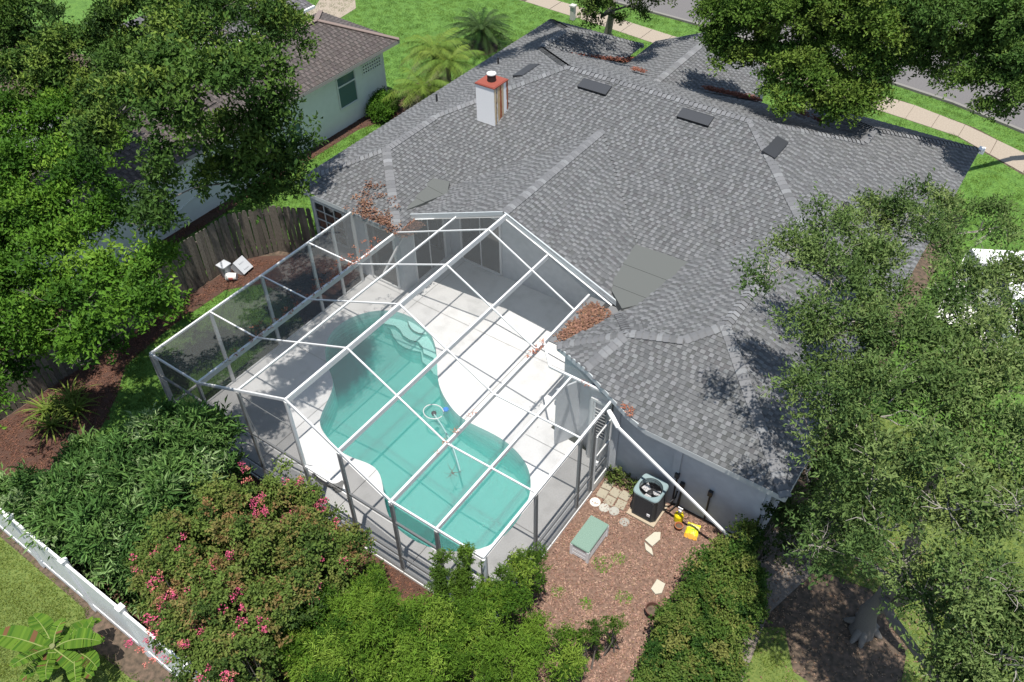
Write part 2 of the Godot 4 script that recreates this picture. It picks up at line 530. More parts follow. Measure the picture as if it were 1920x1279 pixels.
	for i in cp.size() - 1:
		curb.bar(Vector3(cp[i][0], GY + 0.02, cp[i][1] + 0.08), Vector3(cp[i + 1][0], GY + 0.02, cp[i + 1][1] + 0.08), 0.16, 0.14)
	struct("kerb", curb, nmat([lin(.14, .135, .12), lin(.22, .21, .19)], .6, .05, .95, 29))
	var sw := [[-40, -28.5, -29.6], [-8.1, -27.8, -28.85], [-3.5, -27.4, -28.55], [-0.2, -27.0, -28.2], [9.5, -26.5, -27.75], [10.8, -26.35, -27.65], [12.85, -26.1, -27.15], [15.4, -24.75, -26.1], [30, -20.0, -21.5]]
	var base := Node3D.new()
	base.name = "sidewalk"; base.set_meta("kind", "structure"); add_child(base)
	for i in sw.size() - 1:
		var n := int(ceil((sw[i + 1][0] - sw[i][0]) / 1.6))
		for k in n:
			var t0 := float(k) / n
			var t1 := (k + 1.0) / n - 0.012 / 1.6
			var a := Vector2(lerpf(sw[i][0], sw[i + 1][0], t0), lerpf(sw[i][1], sw[i + 1][1], t0))
			var b := Vector2(lerpf(sw[i][0], sw[i + 1][0], t1), lerpf(sw[i][1], sw[i + 1][1], t1))
			var c := Vector2(lerpf(sw[i][0], sw[i + 1][0], t1), lerpf(sw[i][2], sw[i + 1][2], t1))
			var d := Vector2(lerpf(sw[i][0], sw[i + 1][0], t0), lerpf(sw[i][2], sw[i + 1][2], t0))
			var mb := MB.new()
			mb.slab(PackedVector2Array([a, b, c, d]), GY - 0.05, GY + 0.012)
			obj("slab", mb, M.walk, base)
	var dw := MB.new()
	dw.slab(v2([[14.9, -15.2], [21, -14.0], [30, -17.2], [30, -19.5], [20, -22.3], [14.9, -19.0]]), GY - 0.05, GY + 0.008)
	struct("driveway", dw, nmat([lin(.55, .54, .52), lin(.68, .67, .65)], 2.0, 0.04, 0.9, 27))
	var np := MB.new()
	np.slab(v2([[-16.4, -19.0], [-15.0, -19.4], [-14.4, -21.0], [-14.6, -22.6], [-15.6, -23.6], [-16.4, -28], [-18.0, -28], [-17.2, -23.0], [-16.4, -21.6]]), GY - 0.05, GY + 0.01)
	struct("path", np, M.walk)
	var dp := MB.new()
	dp.poly(v2([[13.5, -5.4], [14.6, -6.0], [15.0, -5.0], [14.6, -3.6], [14.8, -1.5], [14.9, 2.0], [14.5, 2.0], [14.45, -1.4], [14.2, -3.4]]), GY + 0.002)
	struct("path", dp, nmat([lin(.12, .10, .085), lin(.24, .21, .18)], 1.5, 0.05, 0.95, 28))

# ---------------------------------------------------------------- house
var tabs := []
func shingles(st: MB, pts: Array, tones: Array, ex: float, keep: bool) -> void:
	var nn := Vector3.ZERO
	var cen := Vector3.ZERO
	for i in pts.size():
		var a: Vector3 = pts[i]
		var b: Vector3 = pts[(i + 1) % pts.size()]
		nn += a.cross(b); cen += a
	cen /= pts.size()
	nn = nn.normalized()
	if nn.y < 0: nn = -nn
	var u := Vector3.UP.cross(nn).normalized()
	var w := nn.cross(u).normalized()
	if w.y < 0:
		w = -w; u = -u
	var q := []
	var lo := 1e9
	var hi := -1e9
	for p in pts:
		var d: Vector3 = p - cen
		q.append(Vector2(d.dot(u), d.dot(w)))
		lo = minf(lo, q[-1].y); hi = maxf(hi, q[-1].y)
	var rows := int(ceil((hi - lo) / ex))
	for r in rows:
		var b0 := lo + r * ex
		var bm := minf(b0 + ex * 0.5, hi - 0.002)
		var xs := []
		for i in q.size():
			var a: Vector2 = q[i]
			var b: Vector2 = q[(i + 1) % q.size()]
			if (a.y <= bm) != (b.y <= bm):
				xs.append(a.x + (b.x - a.x) * (bm - a.y) / (b.y - a.y))
		xs.sort()
		for k in range(0, xs.size() - 1, 2):
			var pitch := 0.205
			var off := rng.randf() * pitch
			var m0 := int(floor((xs[k] - off) / pitch)) - 1
			var m1 := int(ceil((xs[k + 1] - off) / pitch)) + 1
			var edge := off + m0 * pitch
			for c in range(m0, m1):
				var tw := rng.randf_range(0.085, 0.12)
				var start := off + c * pitch + rng.randf_range(-0.025, 0.025)
				for half in 2:
					var a := maxf(edge if half == 0 else start, xs[k])
					var e := minf(start if half == 0 else start + tw, xs[k + 1])
					edge = start if half == 0 else start + tw
					if e - a < 0.012: continue
					var t := 0.013 if half == 0 else 0.021
					var g: float
					if half: g = [1.0, 0.92, 1.08, 0.78][rng.randi() % 4] * rng.randf_range(0.95, 1.05)
					else: g = [0.58, 0.62, 0.54, 0.7][rng.randi() % 4] * rng.randf_range(0.95, 1.05)
					var col := Color(tones[0].r * g, tones[0].g * g, tones[0].b * g)
					var o := cen + u * a + w * (b0 - 0.004)
					var rec := [o, u * (e - a - 0.003), w * (minf(ex * 1.2, hi - b0 + 0.004)), nn, t, col]
					if keep: tabs.append(rec)
					else: tab(st, rec)

func tab(st: MB, k: Array) -> void:
	var o: Vector3 = k[0]
	var u: Vector3 = k[1]
	var w: Vector3 = k[2]
	var n: Vector3 = k[3]
	var t: float = k[4]
	var a := o + n * t
	var b := o + u + n * t
	var c := o + u + w + n * 0.003
	var d := o + w + n * 0.003
	if u.cross(w).dot(n) > 0:
		st.quad(a, b, c, d, k[5]); st.quad(o, o + u, b, a, k[5])
	else:
		st.quad(a, d, c, b, k[5]); st.quad(o, a, b, o + u, k[5])
	st.tri(o, a, d, k[5]); st.tri(o + u, c, b, k[5])

var caps := []
var cap_bed := []
func cap_line(a: Vector3, b: Vector3, drop: float, wd := 0.13) -> void:
	if a.y > b.y:
		var s := a
		a = b; b = s
	var n := int(a.distance_to(b) / 0.14)
	var z := (b - a).normalized()
	var x := Vector3.UP.cross(z).normalized()
	var y := z.cross(x).normalized()
	cap_bed.append([a, b, drop])
	for i in n:
		var p := a.lerp(b, (i + 0.5) / n)
		var tilt := Basis(x, -0.12)
		caps.append([Transform3D(tilt * Basis(x, y, z), p + Vector3(0, 0.036, 0)), drop, wd, [1.0, 0.9, 1.15, 0.8][rng.randi() % 4] * rng.randf_range(0.9, 1.1)])

func cap_mesh(mb: MB, t: Transform3D, drop: float, wd: float, g: float) -> void:
	var col := Color(.19 * g, .196 * g, .203 * g)
	var l := 0.061
	var th := Vector3(0, -0.02, 0)
	for s in [-1.0, 1.0]:
		var p0 := t * Vector3(0, 0, -l)
		var p1 := t * Vector3(0, 0, l)
		var p2 := t * Vector3(s * wd, -drop * wd, l)
		var p3 := t * Vector3(s * wd, -drop * wd, -l)
		if s > 0: mb.quad(p0, p1, p2, p3, col)
		else: mb.quad(p0, p3, p2, p1, col)
		if s > 0:
			mb.quad(p0, p3, p3 + th * 2.0, p0 + th * 2.0, col); mb.quad(p3, p2, p2 + th, p3 + th, col)
		else:
			mb.quad(p0, p0 + th * 2.0, p3 + th * 2.0, p3, col); mb.quad(p3, p3 + th, p2 + th, p2, col)

func V(x: float, y: float, z: float) -> Vector3:
	return Vector3(x, y, z)

func wall(parent: Node, a: Vector2, b: Vector2, h: float, m: Material, called := "wall", y0 := GY) -> void:
	var mb := MB.new()
	mb.bar(V(a.x, (y0 + h) / 2, a.y), V(b.x, (y0 + h) / 2, b.y), 0.16, h - y0)
	obj(called, mb, m, parent)

func window(parent: Node, x0: float, x1: float, y0: float, y1: float, plane: float, axis: String, cols: int, rows: int, sgn := 1.0, glass: Material = null) -> void:
	var f := func(a: float, y: float, d: float) -> Vector3: return V(a, y, plane + sgn * d) if axis == "z" else V(plane + sgn * d, y, a)
	var fr := MB.new()
	var w := 0.05
	for k in [[x0, y0, x1, y0], [x0, y1, x1, y1], [x0, y0, x0, y1], [x1, y0, x1, y1]]:
		fr.bar(f.call(k[0], k[1], 0.03), f.call(k[2], k[3], 0.03), w, w + 0.004)
	for i in range(1, cols):
		var x := lerpf(x0, x1, float(i) / cols)
		fr.bar(f.call(x, y0, 0.025), f.call(x, y1, 0.025), 0.025, 0.025)
	for i in range(1, rows):
		var y := lerpf(y0, y1, float(i) / rows)
		fr.bar(f.call(x0, y, 0.022), f.call(x1, y, 0.022), 0.025, 0.025)
	var o := obj("window", fr, M.trim, parent)
	for i in cols:
		for j in rows:
			var g := MB.new()
			var a0 := lerpf(x0, x1, float(i) / cols) + 0.012
			var a1 := lerpf(x0, x1, (i + 1.0) / cols) - 0.012
			var b0 := lerpf(y0, y1, float(j) / rows) + 0.012
			var b1 := lerpf(y0, y1, (j + 1.0) / rows) - 0.012
			g.aab(f.call(a0, b0, -0.004), f.call(a1, b1, 0.012))
			obj("pane", g, glass if glass else M.glass, o)

func house() -> void:
	rng.seed = 77
	var H := thing("house", "grey shingle roofed house with rusty white chimney behind the screened pool", "house")
	# walls
	wall(H, Vector2(-2.05, -7.45), Vector2(-2.05, -21.0), 2.5, M.wall)
	wall(H, Vector2(-2.13, -7.45), Vector2(1.43, -7.45), 2.5, M.wall)
	wall(H, Vector2(1.35, -7.53), Vector2(1.35, -9.6), 2.5, M.wall)
	wall(H, Vector2(1.27, -9.7), Vector2(8.1, -9.7), 2.55, M.wall)
	var vg := MB.new()
	vg.face([V(1.4, 2.5, -9.64), V(8.15, 2.5, -9.64), V(4.88, 3.88, -9.64)])
	obj("wall", vg, M.wall, H)
	wall(H, Vector2(8.1, -9.6), Vector2(8.1, -5.88), 2.5, M.wall)
	wall(H, Vector2(8.06, -5.9), Vector2(9.2, -5.3), 2.5, M.wall)
	wall(H, Vector2(9.2, -5.13), Vector2(13.55, -5.1), 2.5, M.wall)
	wall(H, Vector2(13.62, -5.02), Vector2(13.62, -20.0), 2.5, M.wall)
	wall(H, Vector2(-2.05, -20.9), Vector2(1.4, -20.9), 2.5, M.wall)
	wall(H, Vector2(1.35, -20.8), Vector2(1.35, -19.1), 2.5, M.wall)
	wall(H, Vector2(1.35, -19.05), Vector2(8.8, -19.05), 2.5, M.wall)
	wall(H, Vector2(8.8, -19.0), Vector2(8.8, -20.0), 2.5, M.wall)
	wall(H, Vector2(8.8, -20.0), Vector2(13.6, -20.0), 2.5, M.wall)
	# pilasters on the back wall
	for x in [9.95, 11.55, 13.5]:
		var pb := MB.new()
		pb.aab(V(x - 0.09, GY, -5.02), V(x + 0.09, 2.48, -4.985))
		obj("pilaster", pb, M.wall, H)
	# ceilings close the rooms
	for r in [[-2.4, 1.7, -7.05, -9.3], [-2.4, 13.6, -9.78, -19.4], [8.68, 13.6, -6.0, -9.3], [9.5, 13.6, -5.05, -5.95], [-2.3, 1.7, -19.45, -21.2], [8.5, 13.6, -19.45, -20.3]]:
		var cb := MB.new()
		cb.aab(V(r[0], 2.505, r[2]), V(r[1], 2.545, r[3]))
		obj("ceiling", cb, M.trim, H)
	# roof faces
	var Y := 4.704
	var q := V(10.62, 3.437, -6.62)
	var N := Vector3(9.438,3.298,-6.277)
	var P1 := V(7.91, 2.6, -5.63)
	var P2 := Vector3(8.978,2.855,-5.148)
	var P3 := Vector3(10.380,2.649,-4.625)
	var Mm := V(8.57, 2.66, -7.4)
	var K := V(14.05, 2.6, -4.5)
	var A := V(11.27, 3.7, -7.3)
	var B := V(11.27, 3.7, -11.99)
	var mL := V(2.6, Y, -14.4)
	var mR := V(8.62, Y, -14.4)
	var wA := V(-0.35, 3.475, -9.1)
	var wB := V(-0.35, 3.475, -11.45)
	var gF := V(4.88, 4.008, -7.74)
	var gB := V(4.88, 4.008, -12.73)
	var fA := V(-0.35, 3.475, -17.35)
	var fB := V(-0.35, 3.475, -19.2)
	var rA := V(11.27, 3.7, -16.81)
	var rB := V(11.27, 3.7, -17.7)
	var oB := V(4.4, 3.6, -17.05)
	var oF := V(4.4, 3.6, -21.8)
	var faces := [
		[mL, mR, B, V(8.45, 2.6, -9.35), V(8.26, 2.6, -9.35), gB, V(1.62, 2.6, -9.35), wB],
		[V(-2.45, 2.6, -7), wA, wB, mL, fA, fB, V(-2.45, 2.6, -21.3)],
		[V(-2.45, 2.6, -7), V(1.75, 2.6, -7), wA],
		[V(1.75, 2.6, -7), V(1.75, 2.6, -9.35), wB, wA],
		[V(1.5, 2.6, -7.74), gF, gB, V(1.5, 2.6, -9.35)],
		[gF, V(8.26, 2.6, -7.74), V(8.26, 2.6, -9.35), gB],
		[V(8.45, 2.6, -9.35), B, A, q, Mm],
		[Mm, q, N],
		[Mm, N, P1],
		[N, P2, P1],
		[K, A, q, N, P2, P3, V(10.9, 2.6, -4.5)],
		[K, A, B, mR, rA, rB, V(14.0, 2.6, -20.4)],
		[mR, mL, fA, V(1.75, 2.6, -19.45), V(2.0, 2.6, -19.45), oB, V(6.8, 2.6, -19.45), V(8.5, 2.6, -19.45), rA],
		[V(1.75, 2.6, -19.45), fA, fB, V(1.75, 2.6, -21.3)],
		[V(-2.45, 2.6, -21.3), V(1.75, 2.6, -21.3), fB],
		[V(2.0, 2.6, -19.45), oB, oF, V(2.0, 2.6, -21.8)],
		[V(6.8, 2.6, -19.45), oB, oF, V(6.8, 2.6, -21.8)],
		[V(8.5, 2.6, -19.45), rA, rB, V(8.5, 2.6, -20.4)],
		[V(8.5, 2.6, -20.4), V(14.0, 2.6, -20.4), rB]]
	var felt := MB.new()
	for f in faces:
		var pl := []
		var c := Vector3.ZERO
		for p in f: c += p
		c /= f.size()
		# triangulate in plan
		var p2 := PackedVector2Array()
		for p in f: p2.append(Vector2(p.x, p.z))
		var ix := Geometry2D.triangulate_polygon(p2)
		for i in range(0, ix.size(), 3):
			var a: Vector3 = f[ix[i]] - V(0, 0.012, 0)
			var b: Vector3 = f[ix[i + 1]] - V(0, 0.012, 0)
			var d: Vector3 = f[ix[i + 2]] - V(0, 0.012, 0)
			if (b - a).cross(d - a).y > 0: felt.tri(a, b, d)
			else: felt.tri(a, d, b)
	var roof := obj("roof", felt, M.felt, H)
	var st := MB.new()
	for i in faces.size():
		shingles(st, faces[i], [Color(.168, .173, .178)], 0.108, i == 10)
	# the nearest shingles of the rear wing are built one by one
	tabs.sort_custom(func(a, b): return score(a[0]) < score(b[0]))
	var unit := {}
	for i in tabs.size():
		if i >= 300:
			tab(st, tabs[i]); continue
		var k: Array = tabs[i]
		var tone := clampi(int(round(k[5].g / 0.173 * 8.0)), 1, 12)
		var key := Vector2i(tone, int(k[4] * 1000))
		if not unit.has(key):
			var ub := MB.new()
			var g := tone / 8.0
			tab(ub, [Vector3.ZERO, Vector3.RIGHT, Vector3.FORWARD, Vector3.UP, 1.0, Color(.168 * g, .173 * g, .178 * g)])
			unit[key] = ub.mesh()
		var o := obj("shingle", unit[key], M.grain, roof)
		var flip: bool = k[1].cross(k[2]).dot(k[3]) < 0
		o.transform = Transform3D(Basis(k[1], k[3] * k[4], -k[2]), k[0]) if not flip else Transform3D(Basis(-k[1], k[3] * k[4], -k[2]), k[0] + k[1])
	var rest := obj("shingles", st, M.grain, roof)
	rest.set_meta("kind", "stuff")
	# ridge and hip caps
	for l in [[wA, wB, .41], [mL, mR, .41], [B, A, .4], [gF, gB, .41], [fA, fB, .41], [oB, oF, .41], [rA, rB, .4]]:
		cap_line(l[0], l[1], l[2])
	for l in [[V(-2.45, 2.6, -7), wA], [V(1.75, 2.6, -7), wA], [wB, mL], [mR, B], [A, K], [A, q], [q, N], [N, Mm], [N, P1], [N, P2], [mL, fA], [fB, V(-2.45, 2.6, -21.3)], [fB, V(1.75, 2.6, -21.3)], [mR, rA], [rB, V(14.0, 2.6, -20.4)], [rB, V(8.5, 2.6, -20.4)]]:
		cap_line(l[0], l[1], .27)
	var under := mat(lin(.12, .123, .127), .95)
	for k in cap_bed:
		if k[0].distance_to(CAM) > 24.0: continue
		var z: Vector3 = (k[1] - k[0]).normalized()
		var x := Vector3.UP.cross(z).normalized()
		var up := V(0, .024, 0)
		var bed := MB.new()
		for sg in [-1.0, 1.0]:
			var e: Vector3 = x * sg * .115 - V(0, k[2] * .115, 0)
			if sg > 0: bed.quad(k[0] + up, k[1] + up, k[1] + up + e, k[0] + up + e)
			else: bed.quad(k[0] + up, k[0] + up + e, k[1] + up + e, k[1] + up)
		obj("underlay", bed, under, roof)
	caps.sort_custom(func(a, b): return a[0].origin.distance_to(CAM) < b[0].origin.distance_to(CAM))
	var cs := MB.new()
	var cu := {}
	for i in caps.size():
		var k: Array = caps[i]
		if i >= 300:
			cap_mesh(cs, k[0], k[1], k[2], k[3]); continue
		var g := clampi(int(round(k[3] * 6)), 3, 8)
		var key := Vector2i(g, int(k[1] * 100))
		if not cu.has(key):
			var cm := MB.new()
			cap_mesh(cm, Transform3D(), k[1], k[2], g / 6.0)
			cu[key] = cm.mesh()
		var o := obj("ridge_cap", cu[key], M.grain, roof)
		o.transform = k[0]
	if caps.size() > 300:
		obj("ridge_caps", cs, M.grain, roof).set_meta("kind", "stuff")
	# rolled roofing on the two crickets
	for c in [[V(7.25, 2.83, -9.85), V(9.93, 2.85, -9.92), V(9.3, 2.93, -8.3), V(8.6, 2.70, -7.5), V(8.05, 2.71, -7.95)], [V(0.72, 2.88, -9.2), V(1.62, 2.72, -9.55), V(1.9, 2.79, -9.1), V(1.45, 2.70, -7.8), V(1.25, 2.83, -8.2)]]:
		# laid in overlapping strips, each a little lower than the one above
		for k in 3:
			var band := PackedVector2Array()
			for p in c: band.append(Vector2(p.x, p.z))
			var zlo := -9.95 if c[0].x > 5 else -9.6
			var zhi := -7.4 if c[0].x > 5 else -7.75
			var z0 := lerpf(zlo, zhi, k / 3.0)
			var z1 := lerpf(zlo, zhi, (k + 1) / 3.0) + 0.05
			var cutter := PackedVector2Array([Vector2(-5, z0 - .15), Vector2(20, z0 + .25), Vector2(20, z1 + .25), Vector2(-5, z1 - .15)])
			for pg in Geometry2D.intersect_polygons(band, cutter):
				var rb := MB.new()
				var top := []
				for q2 in pg: top.append(V(q2.x, patch_y(c, q2) - 0.012 * k, q2.y))
				if Geometry2D.is_polygon_clockwise(pg): top.reverse()
				top.reverse()
				rb.face(top)
				for i in top.size():
					var p: Vector3 = top[i]
					var e: Vector3 = top[(i + 1) % top.size()]
					rb.quad(e, p, p - V(0, 0.3, 0), e - V(0, 0.3, 0))
				obj("rolled_roofing", rb, M.roll, roof)
	# fascia and drip edge
	for e in [[V(-2.45, 0, -7), V(1.75, 0, -7)], [V(-2.45, 0, -7), V(-2.45, 0, -21.3)], [V(-2.45, 0, -21.3), V(1.75, 0, -21.3)], [V(8.5, 0, -20.4), V(14.0, 0, -20.4)], [V(14.0, 0, -20.4), V(14.05, 0, -4.5)], [V(14.05, 0, -4.5), V(10.9, 0, -4.5)], [V(10.9, 0, -4.5), V(P3.x, .04, P3.z)], [V(P3.x, .04, P3.z), V(P2.x, .25, P2.z)], [V(P2.x, .25, P2.z), V(P1.x, 0, P1.z)], [V(1.75, 0, -7), V(1.75, 0, -9.3)]]:
		var fb := MB.new()
		fb.bar(e[0] + V(0, 2.525, 0), e[1] + V(0, 2.525, 0), 0.03, 0.14)
		obj("fascia", fb, M.fascia, H)
	for e in [[V(1.45, 2.54, -7.76), gF + V(0, -.05, -.02)], [gF + V(0, -.05, -.02), V(8.62, 2.47, -7.76)]]:
		var fb := MB.new()
		fb.bar(e[0], e[1], 0.04, 0.15)
		obj("fascia", fb, M.fascia, H)
	# vaulted lanai ceiling
	var vc := MB.new()
	vc.quad(V(1.5, 2.48, -7.7), V(4.88, 3.89, -7.7), V(4.88, 3.89, -9.62), V(1.5, 2.48, -9.62))
	vc.quad(V(4.88, 3.89, -7.7), V(8.2, 2.5, -7.7), V(8.2, 2.5, -9.62), V(4.88, 3.89, -9.62))
	obj("ceiling", vc, M.trim, H)
	# front gable
	var g2 := MB.new()
	g2.face([V(2.2, GY, -21.5), V(6.6, GY, -21.5), V(6.6, 2.6, -21.5), V(4.4, 3.5, -21.5), V(2.2, 2.6, -21.5)])
	g2.aab(V(2.2, GY, -21.5), V(2.32, 2.5, -19.0)); g2.aab(V(6.48, GY, -21.5), V(6.6, 2.5, -19.0))
	obj("wall", g2, M.wall, H)
	# lanai posts, doors and windows
	window(H, -1.96, -0.75, 0.75, 2.05, -7.37, "z", 3, 4)
	window(H, 0.15, 1.2, 0.05, 2.1, -7.37, "z", 1, 1)
	window(H, -9.3, -7.9, 0.05, 2.1, 1.43, "x", 2, 1)
	for i in 1:
		window(H, 1.9 + i * 1.9, 3.4 + i * 1.9, 0.05, 2.1, -9.61, "z", 2, 1)
	# bath door beside the pool: louvred leaf and an open blue grey leaf
	var df := MB.new()
	df.aab(V(9.26, 0.0, -5.05), V(9.33, 2.1, -4.99)); df.aab(V(9.74, 0.0, -5.05), V(9.81, 2.1, -4.99)); df.aab(V(9.26, 2.1, -5.05), V(9.81, 2.18, -4.988))
	var door := obj("door", df, M.trim, H)
	for i in 9:
		var sl := MB.new()
		sl.box(Transform3D(Basis(Vector3.RIGHT, 0.5), V(9.535, 1.0 + i * 0.11, -5.01)), V(0.28, 0.1, 0.012))
		obj("slat", sl, M.trim, door)
	var dl := MB.new()
	dl.aab(V(9.335, 0.0, -5.05), V(9.735, 0.92, -4.995)); dl.aab(V(9.335, 0.92, -5.05), V(9.39, 2.09, -4.995)); dl.aab(V(9.68, 0.92, -5.05), V(9.735, 2.09, -4.995))
	obj("leaf", dl, M.trim, door)
	var od := MB.new()
	od.box(Transform3D(Basis(Vector3.UP, 1.1), V(8.55, 1.02, -5.2)), V(0.72, 2.0, 0.04))
	obj("door", od, M.wall, H)
	# gutters and downspouts
	var gt := MB.new()
	gt.bar(V(10.26, 2.36, -4.42), V(13.2, 0.62, -4.42), 0.052, 0.052)
	gt.bar(V(13.2, .62, -4.42), V(13.25, GY, -4.42), .075, .075)
	gt.tube([V(9.93, 2.50, -4.6), V(10.08, 2.49, -4.5), V(10.28, 2.35, -4.42)], [0.055, 0.06, 0.055], 8)
	obj("downspout", gt, M.trim, H)
	var g3 := MB.new()
	g3.aab(V(13.55, GY, -4.98), V(13.66, 0.9, -4.87)); g3.aab(V(13.52, GY, -4.95), V(13.72, 0.05, -4.55))
	obj("downspout", g3, M.trim, H)
	var g4 := MB.new()
	g4.aab(V(13.98, 2.49, -20.52), V(14.16, 2.64, -20.3))
	obj("gutter_end", g4, M.trim, H)
	for l in [[V(11.62, GY, -4.98), V(11.62, 1.0, -4.98)], [V(11.78, GY, -4.98), V(11.78, .75, -4.98)], [V(12.45, GY, -4.98), V(12.45, 0.95, -4.98)]]:
		var cb := MB.new()
		cb.tube([l[0], l[1]], [0.022, 0.022], 6)
		cb.aab(l[1] + V(-.05, -.05, -.03), l[1] + V(.05, .1, .05))
		obj("conduit", cb, M.vent, H)
	# roof vents
	var vs := [[V(3.85, 0, -13.98), 0], [V(7.17, 0, -13.98), 0], [V(9.56, 0, -13.98), 1], [V(0.95, 0, -14.6), 2]]
	for k in vs:
		var p: Vector3 = k[0]
		var bs: Basis
		var y: float
		var s := 5.0 / 12.0
		if k[1] == 0:
			y = EAVE + s * (-9.35 - p.z); bs = Basis(Vector3.RIGHT, atan(s))
		elif k[1] == 1:
			y = 4.704 - 0.39 * (p.x - 8.62); bs = Basis(V(0, 0, 1), -atan(.39)) * Basis(Vector3.UP, PI / 2)
		else:
			y = EAVE + s * (p.x + 2.45); bs = Basis(V(0, 0, 1), atan(s)) * Basis(Vector3.UP, -PI / 2)
		var t := Transform3D(bs, V(p.x, y, p.z))
		var vb := MB.new()
		var prof := [Vector2(-0.2, 0.03), Vector2(-0.16, 0.055), Vector2(0.02, 0.075), Vector2(0.2, 0.095)]
		for i in 3:
			var a: Vector2 = prof[i]
			var b: Vector2 = prof[i + 1]
			vb.quad(t * V(-.49, a.y, a.x), t * V(-.49, b.y, b.x), t * V(.49, b.y, b.x), t * V(.49, a.y, a.x))
		for sx in [-0.49, 0.49]:
			vb.face([t * V(sx, 0, -0.2), t * V(sx, .03, -.2), t * V(sx, .055, -.16), t * V(sx, .075, .02), t * V(sx, .095, .2), t * V(sx, 0.0, .2)])
		var vo := obj("roof_vent", vb, M.vent, H)
		var mouth := MB.new()
		mouth.quad(t * V(-.485, 0.012, .195), t * V(.485, 0.012, .195), t * V(.485, .09, .197), t * V(-.485, .09, .197))
		obj("mouth", mouth, M.black, vo)
	var cow := MB.new()
	cow.lathe(V(11.9, 3.42, -13.6), [Vector2(.11, 0), Vector2(.11, .12), Vector2(.09, .2), Vector2(.04, .25), Vector2(0, .26)], 14)
	cow.aab(V(11.78, 3.4, -13.72), V(12.05, 3.46, -13.48))
	obj("roof_vent", cow, M.black, H)
	for p in [V(-1.28, 3.05, -16.1), V(-1.5, 2.97, -12.9), V(12.3, 3.22, -12.9)]:
		var pp := MB.new()
		pp.tube([p, p + V(0, 0.3, 0)], [0.035, 0.035], 8)
		obj("vent_pipe", pp, M.vent, H)
	# chimney
	var stucco := nmat([lin(.76, .76, .76), lin(.86, .86, .86)], 0.7, 0.05, 0.9, 41)
	var cbx := MB.new()
	cbx.aab(V(1.05, 3.0, -12.45), V(1.72, 4.82, -11.75))
	var ch := obj("chimney", cbx, stucco, H)
	rng.seed = 5
	var sx0 := 1.7225
	for k in [[-12.42, .05, lin(.30, .11, .06)], [-11.86, .03, lin(.05, .025, .015)], [-12.06, .09, lin(.32, .10, .045)], [-11.97, .07, lin(.50, .36, .2)], [-12.17, .06, lin(.52, .38, .24)], [-11.8, .05, lin(.58, .46, .3)]]:
		var sb := MB.new()
		var n := 14
		for i in n:
			var y0 := 4.8 - i * 1.15 / n
			var y1 := 4.8 - (i + 1) * 1.15 / n
			var w0: float = k[1] * (1.0 - 0.35 * i / n) * rng.randf_range(.75, 1.15)
			sb.quad(V(sx0, y1, k[0] - w0), V(sx0, y0, k[0] - w0), V(sx0, y0, k[0] + w0), V(sx0, y1, k[0] + w0))
		sx0 += 0.002
		obj("rust_stain", sb, mat(k[2], 0.9), ch)
	var cap := MB.new()
	cap.aab(V(1.03, 4.82, -12.47), V(1.745, 4.85, -11.73)); cap.aab(V(1.06, 4.85, -12.44), V(1.71, 4.862, -11.76))
	obj("chimney_cap", cap, M.rust, ch)
	var fl := MB.new()
	fl.lathe(V(1.39, 4.86, -12.1), [Vector2(.13, 0), Vector2(.13, .2), Vector2(.14, .215)], 20)
	obj("flue", fl, mat(lin(.03, .015, .012), 0.7), ch)
	var ft := MB.new()
	ft.lathe(V(1.39, 5.07, -12.1), [Vector2(.145, 0), Vector2(.145, .03), Vector2(.10, .05), Vector2(0, .055)], 20)
	obj("flue_cap", ft, mat(lin(.6, .6, .58), 0.4), ch)
	# flashing gutter pan where leaves gather
	var pan := MB.new()
	pan.aab(V(7.6, 2.47, -7.72), V(8.6, 2.50, -5.75)); pan.aab(V(1.2, 2.5, -7.72), V(1.9, 2.52, -6.9))
	obj("flashing", pan, M.felt, H)

func patch_y(c: Array, p: Vector2) -> float:
	# least squares plane through the corners of a patch
	var m := Vector3.ZERO
	for q in c: m += q
	m /= c.size()
	var xx := 0.0
	var xz := 0.0
	var zz := 0.0
	var xy := 0.0
	var zy := 0.0
	for q in c:
		var d: Vector3 = q - m
		xx += d.x * d.x; xz += d.x * d.z; zz += d.z * d.z; xy += d.x * d.y; zy += d.z * d.y
	var det := xx * zz - xz * xz
	var a := (xy * zz - zy * xz) / det
	var b := (zy * xx - xy * xz) / det
	return m.y + a * (p.x - m.x) + b * (p.y - m.z) + 0.03

func score(p: Vector3) -> float:
	return p.distance_to(CAM) + (50.0 if p.x > 12.9 else 0.0)

